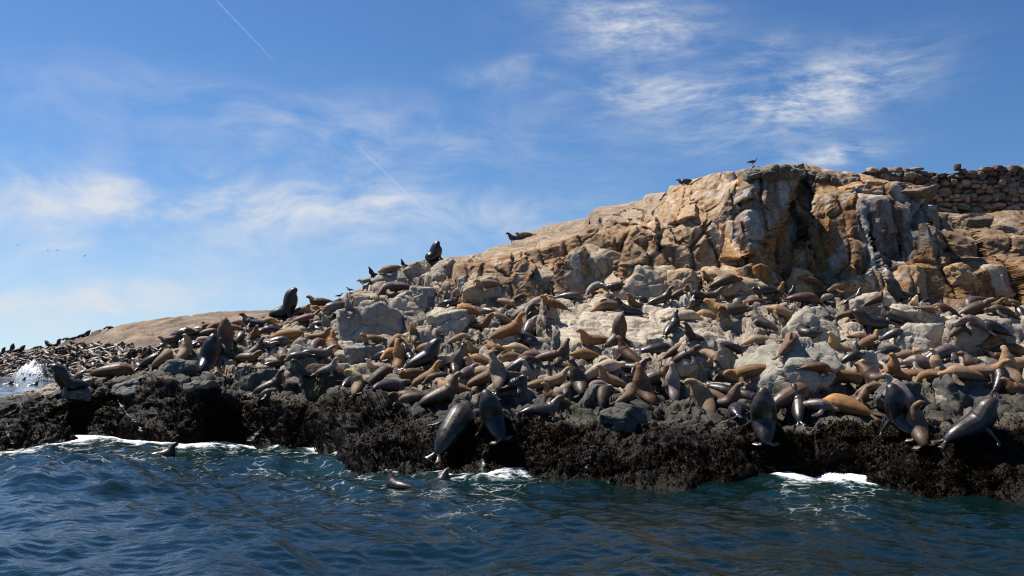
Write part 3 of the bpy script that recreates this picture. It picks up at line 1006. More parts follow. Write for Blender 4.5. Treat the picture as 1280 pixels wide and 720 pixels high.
CREAM, GREY, SLATE, OCHRE, TAN, BROWN = (0.38, 0.325, 0.255), (0.25, 0.24, 0.215), (0.10, 0.10, 0.092), (0.42, 0.27, 0.14), (0.40, 0.325, 0.25), (0.17, 0.12, 0.08)
B_ = [  # base pixel, width and height in pixels, depth ratio, turn, colour, wetness, label
    (882, 462, 98, 62, 0.9, 12, CREAM, .05, 'large pale grey boulder with a dark right side in the middle of the terrace'),
    (1016, 428, 76, 58, 0.9, -8, (0.40, .35, .28), .05, 'big weathered boulder standing behind the curled dark sea lion on the right terrace'),
    (1000, 482, 128, 72, 0.8, 6, (0.34, 0.31, 0.25), .1, 'broad boulder with mossy dark front below the tan sitting sea lion'),
    (458, 424, 92, 56, 0.9, 15, (0.33, 0.30, 0.255), .05, 'round grey cracked boulder below the left ridge'),
    (490, 366, 74, 34, 0.8, -10, (0.36, 0.31, 0.25), .0, 'ridge boulder with a broad shaded front above the long brown sea lion'),
    (452, 455, 52, 30, 0.8, 25, GREY, .2, 'grey slab with a shaded front left of the cream young sea lion'),
    (562, 412, 66, 44, 0.8, 5, (0.43, 0.37, 0.29), .0, 'cream boulder with broken edges at the top of the left terrace'),
    (632, 432, 48, 28, 0.7, -12, (0.40, 0.36, 0.29), .0, 'small pale boulder left of the curled sea lion beside the bright slab'),
    (686, 408, 32, 48, 0.6, 20, (0.36, 0.30, 0.23), .0, 'upright brown slab of rock at the left end of the bright slab'),
    (694, 446, 16, 42, 0.9, 30, (0.30, 0.25, 0.19), .0, 'thin standing rock splinter between two sea lions left of the bright slab'),
    (1226, 437, 82, 46, 0.8, 0, (0.36, 0.30, 0.23), .0, 'square block with deep shaded front at the right end of the terrace'),
    (1094, 396, 60, 38, 0.8, 10, (0.42, 0.36, 0.28), .0, 'knobbly cream boulder below the blue-black bull'),
    (1150, 404, 74, 26, 0.9, -5, (0.43, 0.37, 0.28), .0, 'low cream slab under the small pale upright sea lion'),
    (1150, 440, 70, 44, 1.0, 14, (0.46, 0.40, 0.32), .0, 'pale cream rock slope right of the rust-headed bull'),
    (1215, 510, 128, 66, 0.6, -28, SLATE, .45, 'dark slanting slab near the right edge of the seaweed'),
    (1082, 478, 46, 46, 0.8, 8, (0.30, 0.28, 0.24), .2, 'rounded grey rock with a pale rim below the tan sitting sea lion'),
    (1128, 506, 60, 34, 0.8, -12, SLATE, .4, 'dark wedge of rock under the golden-brown sea lion on the right'),
    (222, 468, 50, 22, 0.7, 4, (0.13, 0.13, 0.12), .4, 'flat dark boulder just left of the great dark bull'),
    (322, 486, 62, 30, 0.8, -6, SLATE, .45, 'dark grey slab below the pack of wet sea lions on the left'),
    (402, 494, 62, 48, 0.8, 12, (0.075, 0.052, 0.03), .3, 'dark brown weed-covered boulder hanging over the left shore'),
    (378, 462, 50, 34, 0.8, 22, (0.16, 0.155, 0.14), .3, 'grey boulder between the left pack and the weed-covered boulder'),
    (748, 346, 84, 56, 0.7, 3, (0.37, 0.29, 0.20), .0, 'overhanging cliff block with streaked dark face on the left cliff'),
    (798, 368, 112, 46, 0.6, 6, (0.46, 0.36, 0.26), .0, 'smooth tan boulder leaning on the foot of the cliff'),
    (936, 364, 106, 36, 0.6, 2, (0.42, 0.30, 0.18), .0, 'long orange block with a black shaded front at the cliff foot'),
    (1001, 364, 36, 36, 0.8, -10, OCHRE, .0, 'orange boulder at the cliff foot beside the long orange block'),
    (858, 366, 44, 40, 0.7, 16, (0.43, 0.31, 0.19), .0, 'tan triangular boulder at the foot of the orange cliff'),
    (1146, 372, 46, 50, 0.8, 10, OCHRE, .0, 'orange pointed block at the right foot of the grey buttress'),
    (964, 219, 62, 15, 1.0, 0, (0.22, 0.20, 0.17), .0, 'dark flat cap stone on the summit under the gull'),
    (680, 362, 50, 40, 0.7, -14, (0.40, 0.31, 0.22), .0, 'angular boulder under the left cliff'),
    (606, 372, 60, 34, 0.7, 4, (0.42, 0.335, 0.245), .0, 'broken cliff block with shaded front at the left end of the cliff'),
    (520, 348, 44, 26, 0.8, 20, (0.37, 0.31, 0.24), .0, 'ridge rock just below the summit bull on the left ridge'),
    (556, 346, 40, 26, 0.8, -16, (0.34, 0.285, 0.225), .0, 'brown ridge rock right below the summit bull'),
    (508, 388, 48, 30, 0.8, 9, (0.41, 0.36, 0.285), .0, 'pale angular rock right of the round cracked boulder'),
    (528, 376, 36, 22, 0.8, 30, (0.36, .31, .25), .0, 'small angular rock in the gully under the left ridge'),
    (1250, 366, 52, 44, 0.7, -6, (0.48, 0.38, 0.28), .0, 'cream block in the orange slope at the right edge'),
    (1205, 352, 40, 30, 0.7, 12, (0.42, 0.27, 0.14), .0, 'orange block in the shade line right of the grey buttress'),
    (1228, 284, 44, 16, 0.8, -14, (0.17, 0.13, 0.10), .0, 'dark boulder lying on the bare slope below the stone wall'),
    (1262, 292, 36, 14, 0.8, 10, (0.22, 0.175, 0.135), .0, 'brown boulder at the right edge below the stone wall'),
    (1150, 246, 60, 14, 0.9, 20, (0.24, 0.18, 0.12), .0, 'dark ledge stone on top of the grey buttress'),
    (785, 448, 40, 18, 0.8, -4, (0.55, 0.48, 0.38), .0, 'low bright rock edge below the brown nose-up bull'),
    (818, 436, 26, 18, 0.8, 12, (0.42, .36, .28), .0, 'small square rock at the lower edge of the bright slab'),
    (920, 402, 40, 26, 0.9, 5, (0.36, 0.33, 0.28), .0, 'grey rock between the golden sea lion and the cliff'),
    (748, 508, 44, 34, 0.8, 18, SLATE, .4, 'dark shore rock below the small chestnut sea lion'),
    (640, 492, 40, 30, 0.8, -8, SLATE, .4, 'dark shore rock left of the small tan pair'),
    (780, 536, 66, 36, 0.8, 6, (0.085, 0.085, 0.07), .5, 'flat dark shore slab under the chestnut sea lion'),
    (160, 488, 60, 20, 0.8, -8, (0.15, 0.15, 0.14), .4, 'low grey slab under the large brown bull on the left point'),
    (92, 496, 46, 14, 0.8, 6, (0.15, 0.15, 0.14), .4, 'low grey slab under the sitting bull on the left point'),
    (250, 488, 46, 12, 0.8, 0, (0.13, 0.13, 0.12), .5, 'flat wet rock right under the great dark bull'),
]
boulders = []
for i, (u, v, wp, hp, dr_, yaw, c, wt, lab) in enumerate(B_):
    p, n = at_pixel(u, v - 2)
    if p is None:
        continue
    d = p.y
    w_, h_ = 0.92 * wp * d / F, 0.88 * hp * d / F
    dep = w_ * dr_
    me = rock_mesh('boulder', 100 + i, (w_ * 1.04, dep * 1.15, h_ * 1.55), sub=5, planes=12, rough=0.05, box=0.74, sharp=60)
    o = add_obj('boulder', me, M_BOULDER, label=lab, cat='boulder', group='boulders of the islet')
    o.location = (p.x, p.y + dep * 0.36, p.z + h_ * 0.12)
    o.rotation_euler = (math.radians(-10 + (i * 7) % 13), math.radians((i * 11) % 17 - 8), math.radians(yaw))
    o.color = tuple(x * 0.95 for x in c) + (wt,)
    boulders.append(o)
bpy.context.view_layer.update()
DG = bpy.context.evaluated_depsgraph_get()


def world_bvh(objs):
    vs_, fs_, n = [], [], 0
    for o in objs:
        me = o.data
        a = np.empty(len(me.vertices) * 3, np.float32)
        me.vertices.foreach_get('co', a)
        mw = np.array(o.matrix_world)
        a = a.reshape(-1, 3) @ mw[:3, :3].T + mw[:3, 3]
        f = np.empty(len(me.loops), np.int32)
        me.loops.foreach_get('vertex_index', f)
        vs_.append(a)
        fs_.append(f.reshape(len(me.polygons), -1) + n)
        n += len(a)
    return BVHTree.FromPolygons(np.concatenate(vs_).tolist(), np.concatenate(fs_).tolist())


BVH.append(world_bvh(boulders))

# the wall on the hill: irregular courses of field stones on a rubble core
STONES = [rock_mesh('stone', 400 + i, (1, 1, 1), sub=3, planes=10, rough=0.05, box=0.62, sharp=60) for i in range(10)]
for me in STONES:
    me.materials.append(M_BOULDER)


def stone(parent, loc, size, rotz, tilt, c, r):
    o = bpy.data.objects.new('stone', STONES[r.integers(len(STONES))])
    COL.objects.link(o)
    o.parent = parent
    o.location = loc
    o.scale = size
    o.rotation_euler = (tilt[0], tilt[1], rotz)
    o.color = tuple(c) + (0.0,)
    return o


r = np.random.default_rng(21)
wall_a = unproject(np.array([1071.0]), np.array([262.0]), np.array([62.3]))[0]
wall_b = unproject(np.array([1395.0]), np.array([266.0]), np.array([61.6]))[0]
wall_a[2] = wall_b[2] = 12.75
wall = add_obj('stone_wall', None, loc=Vector(wall_a), label='old dry stone wall of rough field stones along the hill top at right', cat='wall')
wdir = wall_b - wall_a
wlen = float(np.hypot(wdir[0], wdir[1]))
wyaw = math.atan2(wdir[1], wdir[0])
wall.rotation_euler = (0, 0, wyaw)
core = []
nseg = 24
cv, cf = [], []
for i in range(nseg + 1):
    x = wlen * i / nseg
    for (y, z) in ((0.10, -0.9), (0.10, 2.55 + 0.12 * math.sin(i * 1.3)), (0.9, 2.55 + 0.12 * math.sin(i * 1.3)), (0.9, -0.9)):
        cv.append((x + (0.4 if i == 0 else 0), y, z))
    if i:
        a, b = (i - 1) * 4, i * 4
        cf += [(a, b, b + 1, a + 1), (a + 1, b + 1, b + 2, a + 2), (a + 2, b + 2, b + 3, a + 3)]
cf += [(0, 1, 2, 3)]
m_core, T = new_mat('rubble_core')
T.n('ShaderNodeOutputMaterial', inp={0: T.n('ShaderNodeBsdfPrincipled', inp={'Base Color': (0.07, 0.05, 0.035, 1), 'Roughness': 0.95}).outputs[0]})
add_obj('rubble_core', mesh_from_arrays('rubble_core', cv, cf, smooth=False), m_core, parent=wall)
z = -0.75
course = 0
while z < 2.75:
    hgt = 0.20 + 0.20 * r.random()
    x = r.random() * 0.5 + (0.0 if course < 9 else r.random() * 0.5)
    while x < wlen:
        wd = 0.30 + 0.70 * r.random() ** 1.6
        top = 2.78 + 0.08 * math.sin(x * 0.9) + 0.06 * math.sin(x * 2.3 + 1)
        if z + hgt < top + 0.12 and (z < 2.1 or x > 0.8):
            dark = 0.55 + 0.75 * r.random()
            dark *= 0.62 if z > 1.75 and r.random() < 0.75 else 1.0
            c = np.array([0.30, 0.228, 0.162]) * dark + r.normal(size=3) * 0.012
            hh = hgt * (0.75 + 0.75 * r.random())
            stone(wall, (x + wd / 2, 0.12 + r.normal() * 0.09, z + hgt / 2 + r.normal() * 0.06), (wd * 1.06, 0.55 + 0.2 * r.random(), hh * 1.08), r.normal() * 0.2, (r.normal() * 0.12, r.normal() * 0.16), np.clip(c, 0.03, 1), r)
        x += wd
    z += hgt
    course += 1

# tumbled stones along the skyline between the summit and the wall
rub = add_obj('rubble_heap', None, label='row of dark tumbled stones along the skyline left of the stone wall', cat='rubble')
p0, _ = at_pixel(1020, 222)
rub.location = p0
for i in range(46):
    u = 962 + 112 * (i + r.random()) / 46
    vtop = np.interp(u, [960, 990, 1020, 1050, 1075], [209, 209, 215, 222, 216])
    p, n = at_pixel(u, vtop + 6 + 3 * r.random())
    if p is None:
        continue
    s_ = 0.45 + 0.4 * r.random()
    c = np.array([0.20, 0.16, 0.125]) * (0.5 + 0.9 * r.random())
    stone(rub, Vector(p) - Vector(p0) + Vector((0, 0.2, -0.04 + 0.10 * (i % 3))), (s_ * 1.3, s_, s_ * 0.75), r.random() * 3, (r.normal() * .2, r.normal() * .2), c, r)

# ---------------------------------------------------------------- sea lions
def catmull(pts, n):
    pts = np.asarray(pts, float)
    p = np.concatenate([[2 * pts[0] - pts[1]], pts, [2 * pts[-1] - pts[-2]]])
    out = []
    m = len(pts) - 1
    for t in np.linspace(0, m, n):
        i = min(int(t), m - 1)
        f = t - i
        a, b, c, d = p[i:i + 4]
        out.append(0.5 * ((2 * b) + (c - a) * f + (2 * a - 5 * b + 4 * c - d) * f * f + (3 * b - a - 3 * c + d) * f ** 3))
    return np.array(out)


def tube(bm, spine, rw, rh, up0=(0, 0, 1), seg=14):
    """loft of ellipses along a spine, closed at both ends"""
    n = len(spine)
    tan = np.gradient(spine, axis=0)
    tan /= np.linalg.norm(tan, axis=1, keepdims=True) + 1e-9
    rings = []
    up = np.asarray(up0, float)
    for i in range(n):
        side = np.cross(up, tan[i])
        side /= np.linalg.norm(side) + 1e-9
        up = np.cross(tan[i], side)
        ring = []
        for k in range(seg):
            a = 2 * math.pi * k / seg
            ring.append(bm.verts.new(Vector(spine[i] + side * math.cos(a) * rw[i] + up * math.sin(a) * rh[i])))
        rings.append(ring)
    for i in range(n - 1):
        for k in range(seg):
            k2 = (k + 1) % seg
            bm.faces.new((rings[i][k], rings[i][k2], rings[i + 1][k2], rings[i + 1][k]))
    bm.faces.new(list(reversed(rings[0])))
    bm.faces.new(rings[-1])


BODY_T = [0, .05, .12, .3, .5, .64, .74, .82, .885, .93, .965, .988, 1.0]
COW_W = [.10, .15, .20, .285, .315, .285, .195, .128, .106, .126, .082, .064, .03]
COW_H = [.075, .115, .16, .24, .29, .30, .23, .145, .112, .124, .072, .054, .028]
BULL_W = [.11, .16, .215, .305, .35, .365, .335, .285, .215, .18, .13, .105, .055]
BULL_H = [.085, .135, .19, .28, .33, .37, .36, .31, .225, .18, .12, .095, .05]
MOUND_W = [.22, .30, .37, .45, .47, .44, .38, .30, .225, .18, .13, .105, .055]
MOUND_H = [.18, .25, .31, .38, .42, .41, .36, .29, .22, .18, .12, .095, .05]


def sea_lion_mesh(name, spine, fore, hind, bull=False, roll=(0, 0, 1), mound=False):
    """one continuous body: trunk, neck and head along the spine, with fore and hind flippers grown out of it"""
    sp = catmull(spine, 44)
    arc = np.concatenate([[0], np.cumsum(np.linalg.norm(np.diff(sp, axis=0), axis=1))])
    t = arc / arc[-1]
    rw = np.interp(t, BODY_T, MOUND_W if mound else BULL_W if bull else COW_W)
    rh = np.interp(t, BODY_T, MOUND_H if mound else BULL_H if bull else COW_H)
    bm = bmesh.new()
    tube(bm, sp, rw, rh, roll)
    for pl in fore:
        f = catmull(pl, 12)
        s = np.linspace(0, 1, 12)
        tube(bm, f, np.interp(s, [0, .35, .75, 1], [.13, .15, .13, .06]), np.interp(s, [0, .4, 1], [.085, .05, .025]), up0=(0.15, 0, 1) if abs(pl[0][1] - pl[-1][1]) > .2 else (0.1, 1, 0.2), seg=8)
    for pl in hind:
        f = catmull(pl, 10)
        s = np.linspace(0, 1, 10)
        tube(bm, f, np.interp(s, [0, .4, 1], [.055, .07, .11]), np.interp(s, [0, 1], [.045, .022]), up0=(0, 0, 1), seg=8)
    # ears, small and close to the head
    i = int(np.argmin(np.abs(t - 0.90)))
    for sg in (-1, 1):
        tn = sp[i + 1] - sp[i - 1]
        tn /= np.linalg.norm(tn)
        side = np.cross(np.asarray(roll, float), tn)
        side /= np.linalg.norm(side) + 1e-9
        b0 = sp[i] + side * sg * rw[i] * 0.92 + np.cross(tn, side) * 0.02
        tube(bm, np.array([b0, b0 - tn * 0.03 + side * sg * .012, b0 - tn * 0.06 + side * sg * .016]), [.016, .016, .008], [.016, .014, .006], seg=5)
    bmesh.ops.recalc_face_normals(bm, faces=bm.faces)
    me = bpy.data.meshes.new('raw')
    bm.to_mesh(me)
    bm.free()
    o = bpy.data.objects.new('raw', me)
    COL.objects.link(o)
    rm = o.modifiers.new('r', 'REMESH')
    rm.mode = 'VOXEL'
    rm.voxel_size = 0.03
    sm = o.modifiers.new('s', 'SMOOTH')
    sm.factor = 0.5
    sm.iterations = 3
    ev = o.evaluated_get(bpy.context.evaluated_depsgraph_get())
    out = bpy.data.meshes.new_from_object(ev)
    out.name = name
    bpy.data.objects.remove(o)
    bpy.data.meshes.remove(me)
    co = np.empty(len(out.vertices) * 3, np.float32)
    out.vertices.foreach_get('co', co)
    co = co.reshape(-1, 3)
    co[:, 2] = np.maximum(co[:, 2], 0.0)
    # where along the body each point lies (0 tail, 1 nose), and how much it is back rather than belly
    dd = ((co[:, None, :] - sp[None]) ** 2).sum(2)
    j = dd.argmin(1)
    near = np.sqrt(dd.min(1))
    along = t[j]
    flip = np.clip((near - np.maximum(rw, rh)[j] * 1.08) / 0.06, 0, 1)
    out.vertices.foreach_set('co', co.reshape(-1))
    out.polygons.foreach_set('use_smooth', np.ones(len(out.polygons), bool))
    add_attrs(out, {'along': along, 'flipper': flip})
    out.update()
    return out


def hide_material():
    m, T = new_mat('sea_lion_hide')
    oi = T.n('ShaderNodeObjectInfo')
    base, wet, rnd_ = oi.outputs['Color'], oi.outputs['Alpha'], oi.outputs['Random']
    al = T.n('ShaderNodeAttribute', attribute_name='along').outputs['Fac']
    fl = T.n('ShaderNodeAttribute', attribute_name='flipper').outputs['Fac']
    tco = T.n('ShaderNodeTexCoord').outputs['Object']
    off = T.vmath('ADD', tco, T.n('ShaderNodeCombineXYZ', inp={0: T.math('MULTIPLY', rnd_, 37.0), 1: rnd_, 2: 0.0}).outputs[0])
    n1 = T.noise(off, 2.2, 4, 0.6)
    n2 = T.noise(off, 11.0, 3, 0.6)
    # wet coats are darker behind, dry fur of neck and head is lighter
    mane = T.sstep(al, 0.5, 0.78)
    dark = T.mix(1.0, base, (0.74, 0.66, 0.62), 'MULTIPLY')
    lite = T.mix(1.0, base, (1.25, 1.1, 0.9), 'MULTIPLY')
    c = T.mix(mane, dark, lite)
    c = T.mix(T.math('MULTIPLY', T.sstep(n1, 0.5, 0.75), 0.55), c, T.mix(1.0, c, (1.5, 1.45, 1.35), 'MULTIPLY'))
    c = T.mix(T.math('MULTIPLY', T.sstep(n1, 0.45, 0.25), 0.5), c, T.mix(1.0, c, (0.5, 0.45, 0.42), 'MULTIPLY'))
    c = T.mix(T.math('MULTIPLY', T.sstep(n2, 0.4, 0.75), 0.3), c, T.mix(1.0, c, (0.65, 0.6, 0.55), 'MULTIPLY'))
    n4 = T.noise(off, 4.5, 3, 0.65)
    damp_ = T.math('MULTIPLY', T.sstep(T.math('ADD', n4, T.math('MULTIPLY', T.math('SUBTRACT', 0.55, al), 0.35)), 0.46, 0.66), T.math('ADD', 0.35, T.math('MULTIPLY', wet, 0.4)))
    c = T.mix(damp_, c, T.mix(1.0, c, (0.42, 0.36, 0.35), 'MULTIPLY'))
    c = T.mix(T.math('MULTIPLY', fl, 0.7), c, (0.045, 0.034, 0.028))
    c = T.mix(T.sstep(al, 0.985, 1.0), c, (0.02, 0.016, 0.015))
    rough = T.math('SUBTRACT', T.math('ADD', 0.62, T.math('MULTIPLY', n2, 0.3)), T.math('ADD', T.math('MULTIPLY', wet, 0.40), T.math('MULTIPLY', damp_, 0.15)))
    # loose folds of skin round neck and shoulders
    fold = T.math('SINE', T.math('ADD', T.math('MULTIPLY', al, 115.0), T.math('MULTIPLY', n1, 22.0)))
    fold = T.math('MULTIPLY', fold, T.math('MULTIPLY', T.sstep(al, 0.5, 0.66), T.sstep(al, 0.9, 0.8)))
    c = T.mix(T.math('MULTIPLY', T.sstep(fold, 0.3, 0.95), 0.22), c, T.mix(1.0, c, (0.5, 0.45, 0.42), 'MULTIPLY'))
    b = T.n('ShaderNodeBump', inp={'Strength': T.math('SUBTRACT', 0.45, T.math('MULTIPLY', wet, 0.38)), 'Distance': 0.03, 'Height': T.math('ADD', T.math('ADD', n2, n1), T.math('MULTIPLY', fold, -0.16))})
    p = T.n('ShaderNodeBsdfPrincipled', inp={'Base Color': c, 'Roughness': rough, 'Normal': b.outputs[0]})
    T.link(T.math('ADD', 0.2, T.math('MULTIPLY', wet, 0.4)), p.inputs['Specular IOR Level'])
    T.n('ShaderNodeOutputMaterial', inp={0: p.outputs[0]})
    return m


M_HIDE = hide_material()


def fl2(sx, sy, sz, ex, ey, tx, ty, tz=0.03):
    """left and right fore flipper from shoulder over elbow to tip"""
    return [[(sx, s * sy, sz), (ex, s * ey, max(sz * 0.45, .06)), (tx, s * ty, tz), (tx - .2, s * (ty + .2), 0.02)] for s in (-1, 1)]


HB = [[(-.86, s * .04, .09), (-1.02, s * .10, .05), (-1.22, s * .19, .03)] for s in (-1, 1)]      # hind flippers trailing
HF = [[(-.70, s * .05, .09), (-.74, s * .2, .05), (-.55, s * .34, .03)] for s in (-1, 1)]         # hind flippers tucked forward
POSES = {
    # sitting up on the fore flippers, looking ahead
    'sit': dict(spine=[(-.76, 0, .09), (-.5, 0, .2), (-.12, 0, .27), (.14, 0, .42), (.28, 0, .68), (.34, 0, .95), (.40, 0, 1.16), (.54, 0, 1.27), (.70, 0, 1.27)],
                fore=fl2(.2, .2, .48, .3, .34, .36, .42), hind=HF),
    # sitting, nose to the sky
    'nose': dict(spine=[(-.76, 0, .09), (-.5, 0, .2), (-.12, 0, .28), (.14, 0, .44), (.26, 0, .70), (.30, 0, .98), (.34, 0, 1.2), (.40, 0, 1.38), (.48, 0, 1.54)],
                 fore=fl2(.18, .2, .48, .28, .34, .34, .44), hind=HF),
    # head turned to its own left
    'turn': dict(spine=[(-.78, 0, .09), (-.5, 0, .2), (-.12, 0, .28), (.14, 0, .42), (.28, .02, .66), (.32, .06, .92), (.32, .14, 1.12), (.30, .28, 1.2), (.26, .44, 1.18)],
                 fore=fl2(.2, .2, .48, .3, .34, .36, .42), hind=HF),
    # reclining with the neck half raised
    'recline': dict(spine=[(-.96, 0, .07), (-.62, 0, .19), (-.1, 0, .275), (.28, 0, .34), (.52, 0, .52), (.63, 0, .76), (.74, 0, .92), (.90, 0, .96), (1.02, 0, .93)],
                    fore=fl2(.3, .22, .3, .42, .38, .46, .5), hind=[[(x - .1, y, z) for x, y, z in pl] for pl in HB]),
    # head thrown back
    'back': dict(spine=[(-.86, 0, .08), (-.55, 0, .2), (-.1, 0, .28), (.2, 0, .38), (.42, 0, .6), (.48, 0, .86), (.42, 0, 1.06), (.30, 0, 1.2), (.14, 0, 1.28)],
                 fore=fl2(.25, .22, .42, .38, .36, .42, .46), hind=HB),
    # flat on the belly
    'flat': dict(spine=[(-1.0, 0, .07), (-.64, 0, .18), (-.1, 0, .27), (.3, 0, .275), (.55, 0, .23), (.74, 0, .18), (.9, 0, .14), (1.04, 0, .10)],
                 fore=fl2(.3, .24, .2, .26, .42, .12, .56), hind=[[(x - .13, y, z) for x, y, z in pl] for pl in HB]),
    # at rest, neck lifted a little and head turned
    'rest': dict(spine=[(-1.0, 0, .07), (-.64, 0, .18), (-.1, 0, .27), (.28, 0, .28), (.5, .03, .34), (.61, .08, .47), (.70, .16, .58), (.83, .25, .60), (.95, .32, .57)],
                 fore=fl2(.3, .24, .22, .34, .42, .3, .56), hind=[[(x - .13, y, z) for x, y, z in pl] for pl in HB]),
    # flat, bent to its left
    'bend': dict(spine=[(-.92, .30, .07), (-.62, .12, .18), (-.12, -.05, .27), (.28, 0, .275), (.52, .10, .24), (.68, .24, .2), (.80, .40, .16), (.88, .56, .12)],
                 fore=fl2(.28, .24, .2, .3, .42, .2, .56), hind=[[(x - .08, y + .32, z) for x, y, z in pl] for pl in HB]),
    # on its side, upper flipper laid along the body
    'side': dict(spine=[(-1.0, .1, .08), (-.64, .02, .18), (-.1, -.05, .27), (.3, 0, .275), (.55, .06, .22), (.74, .14, .18), (.9, .2, .15), (1.04, .22, .11)],
                 fore=[[(.3, .05, .46), (.12, .0, .54), (-.1, -.06, .54), (-.25, -.08, .5)], [(.32, .18, .12), (.36, .4, .05), (.3, .62, .03), (.22, .7, .02)]],
                 hind=[[(x - .13, y + .08, z) for x, y, z in pl] for pl in HB], roll=(0, .8, .6)),
    # curled round, nose to hip
    'curl': dict(spine=[(.50 * math.cos(a) * (1.0 if a > 0 else 1.05), .50 * math.sin(a), z) for a, z in
                        ((-2.35, .08), (-1.75, .2), (-1.05, .27), (-.35, .28), (.3, .28), (.9, .26), (1.5, .22), (2.1, .2), (2.6, .22))],
                 fore=[[(.5, .2, .2), (.72, .3, .08), (.85, .2, .04), (.9, .1, .02)], [(.4, .1, .15), (.25, .1, .05), (.15, .05, .03), (.1, .0, .02)]],
                 hind=[[(-.36, -.34, .08), (-.5, -.2 - s * .1, .05), (-.62, -.1 - s * .2, .03)] for s in (0, 1)]),
    # up on all flippers, head low and forward
    'walk': dict(spine=[(-.80, 0, .16), (-.52, 0, .32), (-.12, 0, .46), (.24, 0, .48), (.48, 0, .52), (.66, 0, .62), (.80, 0, .66), (.98, 0, .60)],
                 fore=fl2(.28, .2, .42, .34, .3, .32, .36), hind=[[(-.68, s * .06, .2), (-.66, s * .2, .08), (-.46, s * .3, .03)] for s in (-1, 1)]),
    'bull_sit': dict(spine=[(-.78, 0, .1), (-.5, 0, .22), (-.1, 0, .3), (.16, 0, .46), (.28, 0, .74), (.33, 0, 1.0), (.40, 0, 1.20), (.52, 0, 1.34), (.66, 0, 1.40)],
                     fore=fl2(.2, .26, .48, .34, .42, .42, .5), hind=HF, bull=True),
    'bull_nose': dict(spine=[(-.80, 0, .1), (-.5, 0, .22), (-.12, 0, .31), (.14, 0, .48), (.25, 0, .78), (.28, 0, 1.04), (.31, 0, 1.24), (.37, 0, 1.42), (.44, 0, 1.56)],
                      fore=fl2(.18, .26, .48, .34, .42, .42, .5), hind=HF, bull=True),
    # hunched like a mound
    'bull_hunch': dict(spine=[(-.62, 0, .2), (-.42, 0, .26), (-.15, 0, .34), (.05, 0, .46), (.16, 0, .68), (.20, 0, .90), (.25, 0, 1.06), (.34, 0, 1.16), (.46, 0, 1.19)],
                       fore=fl2(.15, .3, .42, .3, .5, .38, .6), hind=HF, bull=True, mound=True),
    'bull_recline': dict(spine=[(-.98, 0, .08), (-.62, 0, .21), (-.1, 0, .31), (.26, 0, .40), (.48, 0, .58), (.62, 0, .78), (.76, 0, .92), (.90, 0, .98), (1.02, 0, .98)],
                         fore=fl2(.3, .3, .32, .44, .46, .48, .58), hind=[[(x - .12, y, z) for x, y, z in pl] for pl in HB], bull=True),
    'bull_flat': dict(spine=[(-1.0, 0, .08), (-.64, 0, .2), (-.1, 0, .31), (.3, 0, .37), (.55, .03, .36), (.76, .07, .3), (.92, .1, .24), (1.06, .12, .18)],
                      fore=fl2(.32, .3, .25, .32, .5, .2, .64), hind=[[(x - .13, y, z) for x, y, z in pl] for pl in HB], bull=True),
    # afloat: neck and head above the water
    'swim': dict(spine=[(-.9, 0, .0), (-.5, 0, .02), (-.05, 0, .03), (.18, 0, .10), (.30, 0, .26), (.36, 0, .42), (.44, 0, .54), (.56, 0, .58), (.68, 0, .56)],
                 fore=[], hind=[]),
}
PM = {}
for k_, p_ in POSES.items():
    PM[k_] = sea_lion_mesh('sea_lion_' + k_, p_['spine'], p_['fore'], p_['hind'], p_.get('bull', False), p_.get('roll', (0, 0, 1)), p_.get('mound', False))
    PM[k_].materials.append(M_HIDE)

# coats: colour and wetness
COAT = {
    'black': ((0.013, 0.011, 0.011), .9), 'dark': ((0.034, 0.024, 0.020), .85), 'blue': ((0.036, 0.036, 0.045), .9), 'slate': ((0.085, 0.075, 0.070), .8),
    'brown': ((0.088, 0.056, 0.036), .5), 'chestnut': ((0.115, 0.063, 0.036), .45), 'rust': ((0.145, 0.075, 0.037), .35), 'mane': ((0.12, 0.068, 0.032), .55),
    'ochre': ((0.215, 0.122, 0.052), .18), 'gold': ((0.30, 0.175, 0.070), .12), 'tan': ((0.24, 0.165, 0.100), .15), 'fawn': ((0.31, 0.235, 0.155), .15),
    'cream': ((0.46, 0.38, 0.28), .2), 'grey': ((0.22, 0.20, 0.185), .45), 'mauve': ((0.115, 0.088, 0.088), .75),
}

